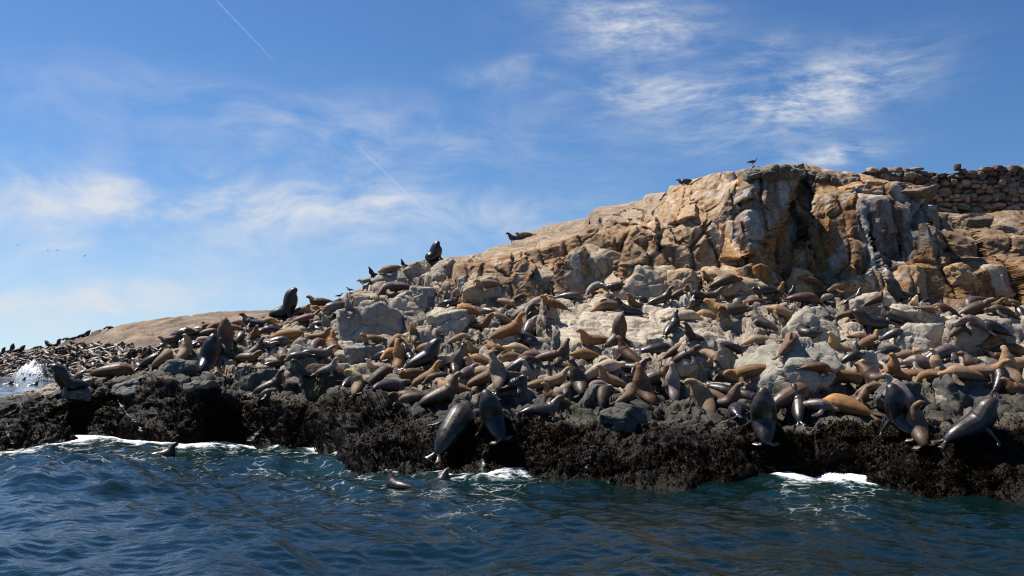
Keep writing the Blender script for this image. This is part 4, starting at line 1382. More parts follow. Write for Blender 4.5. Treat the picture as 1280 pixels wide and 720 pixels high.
SL = [  # ground pixel, pose, heading (0 right, 90 away, 180 left, 270 towards us), size, coat, label
    # the left point and the pack behind it
    (90, 484, 'bull_sit', 205, 1.2, 'black', 'black bull sitting up alone at the far left end of the rock'),
    (108, 482, 'flat', 20, .75, 'mauve', 'small pinkish-brown sea lion lying right behind the lone left bull'),
    (140, 470, 'bull_flat', 12, 1.25, 'mane', 'large brown sea lion with glossy pale back lying on the left point'),
    (147, 450, 'flat', 170, .85, 'tan', 'tan sea lion lying just behind the large glossy one on the left point'),
    (104, 463, 'flat', 30, .7, 'slate', 'small grey sea lion on the edge behind the lone left bull'),
    (116, 459, 'bend', 200, .7, 'tan', 'small tan sea lion left of the large glossy one'),
    (180, 458, 'recline', 140, .9, 'slate', 'grey sea lion with raised head right of the large glossy one'),
    (170, 452, 'flat', 100, .8, 'ochre', 'ochre sea lion lying between the glossy one and the grey raised head'),
    (192, 452, 'flat', 20, .9, 'dark', 'dark sea lion lying low beside the flat dark boulder'),
    (229, 416, 'flat', 5, 1.15, 'dark', 'dark glossy sea lion lying highest on the left pack\'s outer end'),
    (246, 410, 'flat', 350, .95, 'slate', 'dark grey sea lion lying right behind the highest dark one on the left'),
    (222, 424, 'flat', 10, .8, 'blue', 'small blue-black sea lion lying under the highest dark one'),
    (216, 432, 'flat', 190, .85, 'chestnut', 'chestnut sea lion lying left of the tan one with pale head'),
    (208, 446, 'bend', 60, 1.0, 'tan', 'tan sea lion slumped at the left edge of the left pack'),
    (231, 444, 'back', 75, 1.05, 'fawn', 'tan sea lion seen from behind with pale head thrown back'),
    (255, 427, 'flat', 180, .7, 'cream', 'small cream sea lion asleep above the great dark bull'),
    (262, 419, 'flat', 5, .9, 'brown', 'brown sea lion lying above the small cream sleeper'),
    (269, 410, 'bend', 20, .8, 'ochre', 'ochre sea lion at the back of the left pack'),
    (256, 463, 'bull_nose', 92, 1.3, 'black', 'great dark wet bull seen from behind above the seaweed on the left'),
    (270, 444, 'nose', 75, .8, 'black', 'slim black sea lion rearing right behind the great dark bull'),
    (282, 435, 'bull_nose', 110, 1.15, 'mane', 'dark brown bull rearing upright in the middle of the left pack'),
    (297, 437, 'flat', 335, .7, 'fawn', 'small pale sea lion lying right of the rearing brown bull'),
    (302, 424, 'bend', 80, .85, 'mauve', 'glossy purplish sea lion lying behind the rearing brown bull'),
    (297, 405, 'flat', 20, .8, 'tan', 'tan sea lion at the very back of the left pack'),
    (284, 408, 'flat', 160, .75, 'brown', 'brown sea lion lying left of the tan one at the back of the pack'),
    (317, 426, 'recline', 300, .9, 'rust', 'rust-brown sea lion facing us with raised head in the left pack'),
    (309, 452, 'flat', 340, 1.05, 'brown', 'glossy brown sea lion lying above the dark grey slab'),
    (318, 440, 'recline', 50, .9, 'brown', 'glossy brown sea lion with dark raised head in the lower left pack'),
    (334, 436, 'flat', 320, .85, 'slate', 'grey-brown sea lion lying right of the dark raised head'),
    (319, 407, 'recline', 185, 1.0, 'dark', 'dark sea lion with head held high left of the black ridge bull'),
    (334, 405, 'flat', 15, .85, 'gold', 'golden sea lion lying at the left foot of the black ridge bull'),
    (339, 414, 'flat', 200, .9, 'dark', 'dark sea lion lying in front of the black ridge bull'),
    (356, 399, 'bull_sit', 5, 1.4, 'black', 'big black bull sitting with head high on the left skyline'),
    (360, 421, 'bend', 195, 1.15, 'gold', 'golden sea lion stretched in an arch below the black ridge bull'),
    (348, 428, 'flat', 10, 1.05, 'slate', 'wet grey sea lion under the golden arched one'),
    (378, 391, 'flat', 5, .9, 'tan', 'tan sea lion right of the black ridge bull'),
    (402, 380, 'flat', 195, 1.15, 'brown', 'brown sea lion lying outermost on the skyline right of the black bull'),
    (406, 387, 'flat', 200, 1.0, 'ochre', 'golden-brown sea lion second in the row under the skyline'),
    (418, 390, 'flat', 205, 1.1, 'mauve', 'grey-brown sea lion third in the row under the skyline'),
    (384, 406, 'flat', 20, 1.05, 'rust', 'reddish sea lion lying right below the tan one by the black ridge bull'),
    (400, 409, 'flat', 190, .85, 'slate', 'small dark sea lion between the reddish one and the pale upright one'),
    (410, 411, 'nose', 95, .85, 'grey', 'pale grey sea lion seen from behind left of the round cracked boulder'),
    (439, 385, 'sit', 110, .75, 'grey', 'grey sea lion with dark head above the round cracked boulder'),
    (395, 433, 'bend', 75, 1.05, 'chestnut', 'reddish-brown sea lion humped below the pale grey upright one'),
    (355, 446, 'flat', 285, 1.05, 'chestnut', 'chestnut sea lion lying head down at the right side of the left pack'),
    (372, 440, 'flat', 190, .8, 'slate', 'small grey sea lion right of the head-down chestnut one'),
    (338, 482, 'recline', 15, 1.0, 'brown', 'brown sea lion with black raised neck low on the left shore'),
    (333, 502, 'bend', 330, .65, 'slate', 'small wet grey sea lion lowest on the left shore'),
    (238, 402, 'flat', 150, .7, 'tan', 'tan sea lion on the bare slope behind the left pack'),
    (345, 460, 'flat', 40, .7, 'dark', 'small dark sea lion above the brown one with black neck'),
    # ridge
    (543, 322, 'bull_hunch', 30, 1.12, 'black', 'huge black bull sitting on the ridge against the sky'),
    (488, 338, 'bend', 190, .95, 'tan', 'tan humped sea lion on the skyline left of the huge ridge bull'),
    (468, 343, 'nose', 175, .6, 'black', 'small black sea lion with raised head on the left skyline'),
    (506, 331, 'nose', 170, .45, 'black', 'tiny black head on the skyline near the huge ridge bull'),
    (458, 351, 'flat', 170, .6, 'grey', 'small grey sea lion lowest on the ridge skyline'),
    (492, 368, 'bend', 190, 1.35, 'brown', 'long brown sea lion draped under the shaded ridge boulder'),
    (646, 297, 'recline', 170, .75, 'black', 'black sea lion of the pair on the bare hill skyline'),
    (655, 296, 'flat', 185, .75, 'tan', 'tan sea lion of the pair on the bare hill skyline'),
    (857, 229, 'flat', 185, .7, 'blue', 'lone dark sea lion lying on the upper skyline left of the summit'),
    # left of centre, near the weed
    (437, 483, 'flat', 75, .85, 'dark', 'small dark sea lion seen from behind right of the weed-covered boulder'),
    (450, 484, 'turn', 80, .95, 'fawn', 'fawn sea lion seen from behind turning its head left'),
    (466, 458, 'sit', 200, .55, 'cream', 'cream young sea lion sitting up right of the grey slab'),
    (478, 468, 'flat', 35, 1.05, 'brown', 'brown sea lion lying between the fawn one and the golden one'),
    (486, 466, 'flat', 15, .4, 'cream', 'tiny cream pup at the tail of the golden sea lion'),
    (501, 460, 'sit', 75, 1.15, 'gold', 'bright golden sea lion sitting with its back to us on the left'),
    (486, 494, 'flat', 58, 1.2, 'slate', 'wet dark grey sea lion climbing below the bright golden one'),
    (510, 495, 'flat', 180, .85, 'brown', 'brown sea lion lying low right of the wet climbing one'),
    (497, 428, 'flat', 55, .85, 'tan', 'tan sea lion lying below the pale angular rocks'),
    (520, 427, 'sit', 85, .75, 'ochre', 'ochre sea lion sitting with its back to us among pale rocks'),
    (531, 433, 'bend', 330, .75, 'tan', 'tan sea lion lying right of the ochre back'),
    (513, 446, 'sit', 100, .75, 'black', 'black young sea lion sitting right of the bright golden one'),
    (530, 460, 'bull_recline', 25, 1.1, 'black', 'black bull with glossy hip right of the bright golden sea lion'),
    (553, 458, 'flat', 170, .65, 'fawn', 'small fawn sea lion at the chest of the black bull'),
    (568, 466, 'nose', 95, 1.05, 'slate', 'slim grey-brown sea lion rearing with its back to us'),
    (583, 452, 'sit', 160, .95, 'rust', 'rust sea lion sitting and looking left behind the slim rearing one'),
    (600, 454, 'flat', 165, .9, 'ochre', 'ochre sea lion lying behind the arching tan one'),
    (583, 473, 'flat', 65, .85, 'mauve', 'purplish sea lion lying between the rearing one and the arching one'),
    (606, 479, 'walk', 165, 1.05, 'fawn', 'fawn sea lion arching up on its flippers, head bent left'),
    (627, 467, 'nose', 82, 1.05, 'fawn', 'pale tan sea lion rearing nose up right of the arching one'),
    (616, 458, 'flat', 20, .7, 'mauve', 'small purplish sea lion between the arching and the rearing pale one'),
    (622, 440, 'flat', 185, .95, 'ochre', 'orange sea lion lying behind the rearing pale one'),
    (648, 440, 'flat', 180, .95, 'fawn', 'pale sea lion lying below the curled dark one'),
    (534, 484, 'recline', 25, .9, 'ochre', 'orange sea lion sitting left of the brown one with golden head'),
    (515, 499, 'flat', 185, .9, 'chestnut', 'chestnut sea lion lying at the tail of the sitting orange one'),
    (552, 500, 'recline', 18, 1.15, 'mane', 'brown sea lion with golden head just above the huge wet bull'),
    (568, 534, 'bull_flat', 58, 1.4, 'dark', 'huge wet bull with shining back climbing from the weed'),
    (622, 532, 'bull_sit', 105, 1.2, 'black', 'black bull sitting at the weed edge right of the huge wet bull'),
    # centre
    (601, 414, 'sit', 25, .85, 'chestnut', 'chestnut sea lion sitting alone on pale broken rock'),
    (636, 410, 'recline', 12, 1.15, 'ochre', 'ochre sea lion with raised neck above the small pale boulder'),
    (664, 392, 'bend', 40, .8, 'brown', 'brown sea lion behind the ochre raised neck'),
    (608, 376, 'flat', 190, .95, 'fawn', 'fawn sea lion lying at the cliff foot farthest left'),
    (632, 380, 'flat', 335, .85, 'tan', 'tan sea lion second from the left at the cliff foot'),
    (650, 374, 'flat', 10, .6, 'rust', 'small rust sea lion at the left cliff foot'),
    (672, 379, 'flat', 5, .85, 'grey', 'grey sea lion lying behind the brown upright slab'),
    (690, 374, 'flat', 180, .9, 'ochre', 'ochre sea lion lying at the back edge of the bright slab'),
    (714, 374, 'flat', 355, .95, 'slate', 'slate-grey sea lion lying at the back edge of the bright slab'),
    (744, 368, 'bend', 20, .85, 'grey', 'glossy pale grey sea lion under the smooth leaning boulder'),
    (768, 368, 'flat', 170, .85, 'dark', 'dark sea lion in the shade of the smooth leaning boulder'),
    (667, 429, 'curl', 200, 1.05, 'dark', 'dark sea lion curled up tight left of the bright slab'),
    (681, 409, 'flat', 100, .7, 'chestnut', 'small chestnut sea lion behind the curled dark one'),
    (700, 448, 'sit', 70, .9, 'brown', 'brown sea lion with pointed dark head against the bright slab'),
    (732, 449, 'flat', 195, 1.1, 'ochre', 'plump golden-brown sea lion asleep on the lower edge of the bright slab'),
    (654, 456, 'flat', 15, 1.0, 'dark', 'dark brown sea lion lying right of the rearing pale one'),
    (688, 461, 'flat', 350, .95, 'chestnut', 'chestnut sea lion lying below the pointed dark head'),
    (692, 480, 'recline', 30, .85, 'fawn', 'fawn sea lion propped up above the dark shore rock'),
    (674, 487, 'flat', 20, .8, 'tan', 'tan sea lion lying below the propped-up fawn one'),
    (717, 474, 'bend', 80, .95, 'mauve', 'purplish-grey sea lion lying on its back in the centre'),
    (728, 492, 'nose', 88, 1.1, 'brown', 'plump brown sea lion seen from behind, nose up, in the centre'),
    (752, 492, 'flat', 85, .85, 'chestnut', 'small chestnut sea lion seen from behind beside the plump nose-up one'),
    (676, 521, 'recline', 20, .95, 'slate', 'grey sea lion at the weed edge right of the sitting black bull'),
    (770, 430, 'bull_nose', 40, 1.05, 'brown', 'brown bull rearing nose up on the bright slab'),
    (757, 386, 'side', 185, 1.05, 'tan', 'tan sea lion on its side in the middle of the bright slab'),
    (786, 392, 'recline', 165, .9, 'dark', 'glossy dark sea lion right of the tan sleeper on the bright slab'),
    (794, 384, 'sit', 200, .8, 'ochre', 'golden young sea lion sitting behind the glossy dark one on the slab'),
    (803, 375, 'flat', 150, .5, 'black', 'tiny black pup behind the slab\'s golden young one'),
    (826, 381, 'recline', 10, .95, 'dark', 'dark sea lion with head up at the back right of the bright slab'),
    (757, 461, 'side', 10, 1.15, 'cream', 'cream-bellied sea lion sprawled on its side in the centre'),
    (786, 470, 'recline', 330, 1.0, 'dark', 'dark sea lion facing us right of the cream-bellied sprawler'),
    (806, 498, 'sit', 112, 1.2, 'rust', 'big reddish-golden sea lion sitting with its back to us'),
    (841, 502, 'nose', 88, 1.1, 'grey', 'silvery grey sea lion pointing its nose straight up'),
    (818, 480, 'flat', 5, 1.15, 'chestnut', 'chestnut sea lion lying behind the big reddish and silvery ones'),
    (860, 474, 'flat', 350, .9, 'brown', 'brown sea lion lying at the left foot of the large pale boulder'),
    (884, 514, 'turn', 95, 1.2, 'tan', 'tan sea lion seen from behind with head drooping left'),
    (886, 470, 'bend', 320, .85, 'fawn', 'fawn sea lion lying under the front of the large pale boulder'),
    (822, 443, 'flat', 10, 1.15, 'dark', 'dark sea lion stretched left of the large pale boulder'),
    (841, 421, 'recline', 50, 1.0, 'dark', 'dark brown sea lion nosing another above the large pale boulder'),
    (866, 420, 'sit', 165, .75, 'brown', 'brown young sea lion being nosed above the large pale boulder'),
    (856, 397, 'flat', 8, 1.15, 'cream', 'cream sea lion asleep above the nosing pair'),
    (884, 395, 'flat', 170, .95, 'tan', 'tan sea lion lying head to head with the cream sleeper'),
    (909, 412, 'recline', 155, 1.1, 'gold', 'bright golden sea lion with raised head on top of the large pale boulder'),
    (851, 368, 'flat', 10, .75, 'chestnut', 'chestnut sea lion lying just right of the dark head-up one by the cliff'),
    (872, 370, 'flat', 170, .8, 'dark', 'dark sea lion at the foot of the tan triangular boulder'),
    (886, 366, 'sit', 200, .65, 'tan', 'tan young sea lion sitting in front of the long orange block'),
    (866, 381, 'bend', 270, .75, 'slate', 'grey sea lion with spread flippers below the triangular boulder'),
    (908, 373, 'flat', 0, 1.1, 'chestnut', 'long chestnut sea lion lying before the long orange block'),
    (917, 384, 'flat', 185, 1.15, 'brown', 'brown sea lion lying below the long chestnut one'),
    (952, 407, 'recline', 150, 1.0, 'mauve', 'plump dark glossy sea lion looking back left of the big weathered boulder'),
    (948, 429, 'flat', 180, .9, 'fawn', 'fawn sea lion asleep on the broad boulder\'s left top'),
    # right of centre
    (904, 490, 'flat', 325, .9, 'dark', 'dark sea lion lying right of the drooping tan head'),
    (938, 488, 'flat', 160, 1.1, 'ochre', 'golden-brown sea lion lying in the nook under the broad boulder'),
    (932, 497, 'flat', 325, 1.0, 'dark', 'dark sea lion lying in front of the golden-brown one in the nook'),
    (922, 514, 'bend', 60, .9, 'blue', 'small glossy blue-black sea lion turning its shiny head'),
    (954, 534, 'bull_nose', 85, 1.12, 'dark', 'large dark wet sea lion seen from behind nearest the weed'),
    (986, 500, 'bull_flat', 25, 1.15, 'mane', 'dark bull with golden mane lying under the broad boulder'),
    (1002, 516, 'recline', 70, 1.0, 'dark', 'dark brown sea lion rearing right of the large wet one'),
    (1022, 504, 'flat', 330, .9, 'mauve', 'greyish sea lion lying right of the dark bull with golden mane'),
    (1054, 512, 'flat', 142, 1.2, 'gold', 'golden sea lion stretched head-up on the right shore'),
    (1062, 494, 'bend', 20, .95, 'ochre', 'orange humped sea lion above the golden stretched one'),
    (955, 368, 'flat', 185, .9, 'dark', 'dark sea lion lying at the right end of the long orange block'),
    (973, 368, 'sit', 40, .75, 'ochre', 'ochre young sea lion with raised head at the cliff foot'),
    (986, 375, 'sit', 85, .8, 'dark', 'dark sea lion sitting in front of the ochre raised head'),
    (1006, 376, 'flat', 5, 1.15, 'chestnut', 'chestnut sea lion lying on the ground behind the big weathered boulder'),
    (1012, 364, 'flat', 170, .8, 'rust', 'rust sea lion lying in the cliff shade behind the chestnut one'),
    (975, 390, 'flat', 160, .9, 'tan', 'tan sea lion lying left of the big weathered boulder'),
    (941, 378, 'bend', 150, .8, 'rust', 'reddish sea lion lying above the plump dark glossy one'),
    (1035, 372, 'flat', 190, .75, 'grey', 'small pale grey sea lion at the cliff foot right of the chestnut one'),
    (1068, 371, 'recline', 10, .85, 'blue', 'glossy black sea lion with white-tipped raised head at the cliff foot'),
    (1050, 371, 'flat', 175, .8, 'tan', 'tan sea lion lying left of the glossy black one at the cliff foot'),
    (1094, 371, 'flat', 5, .8, 'chestnut', 'chestnut sea lion lying right of the glossy black one at the cliff foot'),
    (1016, 426, 'curl', 190, .95, 'dark', 'dark sea lion curled up below the big weathered boulder'),
    (1048, 437, 'sit', 182, 1.0, 'tan', 'tan sea lion sitting up in profile facing left on the broad boulder'),
    (1092, 411, 'bull_recline', 172, 1.1, 'dark', 'dark bull with rust-coloured head on the right terrace'),
    (1128, 372, 'bull_sit', 165, 1.15, 'blue', 'blue-black bull rearing at the foot of the cliff, facing left'),
    (1141, 381, 'sit', 245, .72, 'cream', 'small pale sea lion sitting upright facing us by the blue-black bull'),
    (1157, 378, 'flat', 20, .75, 'black', 'black sea lion lying right behind the small pale upright one'),
    (1178, 388, 'flat', 175, 1.0, 'chestnut', 'long chestnut sea lion lying right of the small pale upright one'),
    (1219, 393, 'flat', 0, 1.25, 'brown', 'long brown sea lion with pale nose above the square block'),
    (1250, 391, 'flat', 180, 1.05, 'brown', 'brown sea lion lying right of the long one above the square block'),
    (1238, 380, 'recline', 340, .7, 'rust', 'small rust sea lion with raised head below the cream block'),
    (1277, 394, 'flat', 90, .8, 'dark', 'dark sea lion at the right edge above the square block'),
    (1086, 435, 'flat', 10, .9, 'tan', 'tan sea lion lying right behind the tan sitter in profile'),
    (1110, 441, 'flat', 5, 1.05, 'dark', 'dark chestnut sea lion lying below the rust-headed bull'),
    (1100, 474, 'sit', 105, 1.2, 'chestnut', 'large chestnut sea lion seen from behind with raised dark head on the right'),
    (1131, 448, 'flat', 350, .85, 'tan', 'tan sea lion lying below the pale cream rock slope'),
    (1136, 474, 'flat', 145, 1.15, 'ochre', 'golden-brown sea lion lying right of the large chestnut back'),
    (1180, 454, 'flat', 2, 1.15, 'mauve', 'dark purplish sea lion lying above the dark slanting slab'),
    (1202, 472, 'flat', 160, 1.0, 'tan', 'tan sea lion with golden head lying on top of the dark slanting slab'),
    (1222, 454, 'flat', 195, 1.05, 'brown', 'brown sea lion lying in the middle of the right edge pack'),
    (1217, 438, 'bend', 160, .85, 'mauve', 'purplish sea lion lying in the shade of the square block'),
    (1244, 443, 'bend', 30, .8, 'ochre', 'orange arched sea lion in the right edge pack'),
    (1252, 454, 'flat', 170, .85, 'chestnut', 'chestnut sea lion lying under the orange arched one'),
    (1270, 442, 'flat', 180, .9, 'gold', 'golden sea lion lying at the right edge of the picture'),
    (1264, 473, 'sit', 88, 1.15, 'tan', 'tan sea lion sitting with its back to us at the right edge'),
    (1248, 482, 'bend', 75, 1.0, 'dark', 'dark glossy sea lion humped left of the right-edge tan sitter'),
    (1273, 491, 'flat', 190, .85, 'rust', 'reddish sea lion lying lowest at the right edge'),
    (1262, 430, 'flat', 5, 1.0, 'rust', 'rust sea lion lying right of the square block'),
    (1131, 539, 'bull_sit', 110, 1.1, 'black', 'black bull sitting over the weed on the right shore'),
    (1151, 540, 'turn', 80, 1.1, 'mane', 'brown sea lion with golden head beside the black bull over the weed', True),
    (1212, 538, 'bull_recline', 15, 1.15, 'dark', 'dark bull with shining raised head right in the weed by the slanting slab'),
    # extra animals of the packed terrace
    (545, 470, 'flat', 200, .75, 'brown', 'brown sea lion lying in the shadow of the black bull with glossy hip'),
    (640, 478, 'flat', 10, .75, 'dark', 'dark sea lion lying below the rearing pale tan one'),
    (706, 460, 'flat', 170, .7, 'tan', 'tan sea lion lying between the golden sleeper and the purplish back'),
    (848, 462, 'flat', 15, .8, 'rust', 'rust sea lion lying close to the pale boulder\'s left flank'),
    (905, 478, 'recline', 140, .75, 'dark', 'dark young sea lion looking up under the large pale boulder'),
    (918, 470, 'flat', 30, .7, 'dark', 'dark sea lion tucked into the gap right of the large pale boulder'),
    (1118, 424, 'flat', 350, .8, 'slate', 'slate sea lion lying right of the rust-headed bull'),
    (1066, 440, 'flat', 10, .7, 'dark', 'dark sea lion hidden behind the tan sitter in profile'),
    (1035, 395, 'flat', 200, .65, 'brown', 'brown sea lion lying on the right shoulder of the weathered boulder'),
    (1240, 424, 'flat', 175, .9, 'dark', 'dark sea lion lying deep in the shade of the square block'),
    (1160, 388, 'flat', 10, .7, 'tan', 'tan sea lion on the low cream slab'),
    (1200, 440, 'flat', 20, .75, 'chestnut', 'chestnut sea lion lying left of the purplish one by the square block'),
    (575, 425, 'flat', 15, .8, 'tan', 'tan sea lion lying under the cream broken boulder'),
    (665, 446, 'flat', 175, .75, 'rust', 'rust sea lion lying between the curled one and the dark brown one'),
    (415, 395, 'flat', 190, .8, 'tan', 'tan sea lion lowest in the row under the skyline'),
    (325, 416, 'flat', 10, .8, 'brown', 'brown sea lion lying between the rust one and the black ridge bull'),
    (290, 418, 'flat', 185, .75, 'tan', 'tan sea lion lying behind the rearing brown bull\'s head'),
    (245, 436, 'flat', 30, .7, 'dark', 'dark sea lion lying right of the pale head thrown back'),
    (262, 402, 'flat', 200, .65, 'ochre', 'ochre sea lion on the slope above the left pack'),
    (310, 398, 'flat', 30, .65, 'brown', 'brown sea lion on the slope left of the dark raised head'),
]
SWIM = [(497, 605, 150, 1.0, 'dark sea lion head in the water in front of the huge wet bull'),
        (547, 603, 40, 1.0, 'dark sea lion head in the foam by the rock'),
        (205, 567, 20, 1.05, 'dark sea lion head in the surf on the left'),
        (10, 480, 20, 1.5, 'leftmost tiny dark head in the far bay'), (19, 481, 160, 1.5, 'second tiny dark head from the left in the far bay'),
        (42, 481, 30, 1.5, 'rightmost tiny dark head in the far bay'), (28, 475, 10, 1.4, 'tiny dark head in the middle of the far bay'), (12, 472, 190, 1.4, 'tiny dark head nearest the surf in the far bay')]

rr_ = np.random.default_rng(77)
SEALS = []


def place(u, v, pose, head, size, coat, label, mirror=False, group='sea lions hauled out on the rocks'):
    p, n = at_pixel(u, v)
    if p is None:
        return None
    h = math.radians(head)
    ax, ay = math.cos(h), math.sin(h)
    L = 0.55 * size
    # lean the body on the rock under its chest and its hips, and sideways too
    def gz(f, s):
        x, y = p.x + ax * f - ay * s, p.y + ay * f + ax * s
        z_ = ground(x, y, p.z + 1.6)
        return p.z if z_ is None else min(max(z_, p.z - 1.1), p.z + 1.1)
    zf, zb, zl, zr = gz(L, 0), gz(-L, 0), gz(0, .25 * size), gz(0, -.25 * size)
    zc_ = max(gz(0, 0), p.z - .3)
    pitch = math.atan2(zf - zb, 2 * L)
    rollv = math.atan2(zl - zr, .5 * size)
    if pose == 'flat' and rr_.random() < 0.55 and 'sleep' not in label:
        pose, mirror = 'rest', rr_.random() < .5
    if pose == 'bend' and rr_.random() < 0.5:
        mirror = not mirror
    size *= 0.75
    lim = 0.22 + 0.4 * abs(ay) if pose in ('flat', 'rest', 'bend', 'bull_flat', 'side', 'curl') else 0.12 + 0.3 * abs(ay)
    pitch = max(-lim, min(lim, pitch))
    rollv = max(-.45, min(.45, rollv)) * .8
    zbase = 0.5 * (0.5 * (zf + zb) + max(zc_, 0.5 * (zf + zb)))
    fwd = Vector((ax * math.cos(pitch), ay * math.cos(pitch), math.sin(pitch)))
    left_ = Vector((-ay, ax, 0))
    left_ = (left_ * math.cos(rollv) + Vector((0, 0, 1)) * math.sin(rollv)).normalized()
    up_ = fwd.cross(left_).normalized()
    left_ = up_.cross(fwd).normalized()
    o = bpy.data.objects.new('sea_lion', PM[pose])
    COL.objects.link(o)
    s = size * (1 + rr_.normal() * 0.02)
    girth = (1.24 if 'bull' in pose else 1.16) + rr_.normal() * 0.06
    M3 = Matrix((fwd * s, left_ * (s * girth * (-1 if mirror else 1)), up_ * (s * girth ** .5 * (0.9 if pose in ('nose', 'sit', 'turn') else 1.0)))).transposed()
    M4 = M3.to_4x4()
    M4.translation = Vector((p.x, p.y, zbase - 0.04 * size))
    o.matrix_world = M4
    c, w_ = COAT[coat]
    jit_ = (1.18 if sum(c) > 0.25 else 0.88) * (1 + rr_.normal() * 0.14)
    o.color = tuple(max(.008, x * jit_ * (1 + rr_.normal() * .04)) for x in c) + (min(1, max(0, w_ + rr_.normal() * .06)),)
    o['label'] = label
    o['category'] = 'sea lion'
    o['group'] = group
    SEALS.append(o)
    return o


for e in SL:
    place(*e)
# the rest of the crowd, each named by the nearest landmark
MARK = [(882, 440, 'large pale boulder'), (1016, 405, 'big weathered boulder'), (1000, 458, 'broad mossy boulder'), (458, 400, 'round cracked boulder'), (490, 352, 'shaded ridge boulder'),
        (562, 395, 'cream broken boulder'), (686, 390, 'upright brown slab'), (1226, 415, 'square block'), (1150, 392, 'low cream slab'), (1215, 485, 'dark slanting slab'),
        (402, 475, 'weed-covered boulder'), (358, 388, 'black ridge bull'), (256, 455, 'great dark bull'), (281, 425, 'rearing brown bull'), (568, 525, 'huge wet bull'), (501, 450, 'bright golden sea lion'),
        (627, 450, 'rearing pale tan sea lion'), (665, 418, 'curled dark sea lion'), (770, 415, 'rearing brown bull on the slab'), (806, 480, 'big reddish-golden sea lion'), (841, 485, 'silvery nose-up sea lion'),
        (954, 515, 'large dark wet sea lion'), (1048, 425, 'tan sitter in profile'), (1092, 400, 'rust-headed bull'), (1128, 360, 'blue-black bull'), (1100, 460, 'large chestnut sea lion'), (1054, 500, 'stretched golden sea lion'),
        (909, 400, 'golden sea lion on the boulder'), (736, 440, 'plump golden sleeper')]
WORDS = {'black': 'black', 'dark': 'dark', 'slate': 'slate-grey', 'brown': 'brown', 'chestnut': 'chestnut', 'rust': 'rust-coloured', 'ochre': 'ochre', 'gold': 'golden', 'tan': 'tan', 'fawn': 'fawn', 'grey': 'grey', 'mauve': 'purplish'}
taken = [(e[0], e[1]) for e in SL]
used_l = set(e[6] for e in SL)
cw = list(WORDS)
PW = {'flat': 'lying', 'bend': 'curved asleep', 'sit': 'sitting', 'recline': 'propped up', 'nose': 'nose up', 'back': 'with head back', 'side': 'on its side'}
tries = extra = 0
while extra < 50 and tries < 4000:
    tries += 1
    u = 195 + 1085 * rr_.random()
    top = np.interp(u, [195, 250, 330, 400, 440, 560, 640, 1280], [432, 410, 402, 388, 385, 380, 374, 376])
    bot = np.interp(u, [195, 300, 400, 460, 560, 640, 800, 1000, 1120, 1280], [455, 470, 470, 478, 490, 505, 505, 512, 508, 505])
    v = top + (bot - top) * rr_.random()
    if min((u - a) ** 2 + ((v - b) * 1.9) ** 2 for a, b in taken) < 19 ** 2:
        continue
    if any(a < u < b and c < v < d for a, b, c, d in ((692, 868, 374, 432), (836, 928, 408, 462), (932, 1062, 430, 482), (978, 1060, 378, 428), (418, 502, 376, 428), (1118, 1192, 396, 446), (1160, 1290, 478, 520), (1188, 1264, 398, 436))):
        continue
    p, nn = at_pixel(u, v, None, 1)
    if p is None or nn.z < 0.55:
        continue
    pose = ('flat', 'flat', 'flat', 'bend', 'bend', 'recline', 'side', 'recline', 'recline', 'sit', 'sit')[rr_.integers(11)]
    coat = cw[rr_.integers(len(cw))]
    if coat in ('black', 'slate') and rr_.random() < .6:
        coat = ('ochre', 'tan', 'brown', 'rust')[rr_.integers(4)]
    mu, mv, mn = min(MARK, key=lambda m_: abs(m_[0] - u) + 1.5 * abs(m_[1] - v))
    where = ('left of' if u < mu else 'right of') if abs(u - mu) > 1.2 * abs(v - mv) else ('above' if v < mv else 'below')
    lab = WORDS[coat] + ' sea lion ' + PW[pose] + ' ' + where + ' the ' + mn
    if lab in used_l:
        continue
    hd = float(rr_.choice([0, 180, 10, 190, 30, 150, 60, 120, 200, 340])) + rr_.normal() * 12
    if place(u, v, pose, hd, 0.72 + 0.38 * rr_.random(), coat, lab):
        used_l.add(lab)
        taken.append((u, v))
        extra += 1
for (u, v, head, size, label) in SWIM:
    d = dist_at(v, 0.0)
    o = bpy.data.objects.new('sea_lion', PM['swim'])
    COL.objects.link(o)
    o.location = tuple(unproject(np.array([float(u)]), np.array([float(v)]), np.array([d]))[0][:2]) + (-0.10 * size,)
    o.rotation_euler = (0, 0, math.radians(head))
    o.scale = (size * .75, size * .75, size * .75)
    o.color = COAT['black'][0] + (.9,)
    o['label'], o['category'], o['group'] = label, 'sea lion', 'sea lions swimming'

# ---------------------------------------------------------------- the colony on the far headland, too small and many to count
def simple_lion():
    bm = bmesh.new()
    sp = catmull([(-1.0, 0, .1), (-.4, 0, .24), (.2, 0, .3), (.55, 0, .42), (.75, 0, .62), (.95, 0, .7)], 9)
    tube(bm, sp, [.06, .16, .27, .32, .31, .24, .18, .15, .06], [.06, .15, .25, .3, .3, .24, .17, .14, .05], seg=7)
    bmesh.ops.triangulate(bm, faces=bm.faces)
    V_ = np.array([v.co[:] for v in bm.verts])
    F_ = np.array([[v.index for v in f.verts] for f in bm.faces])
    bm.free()
    return V_, F_


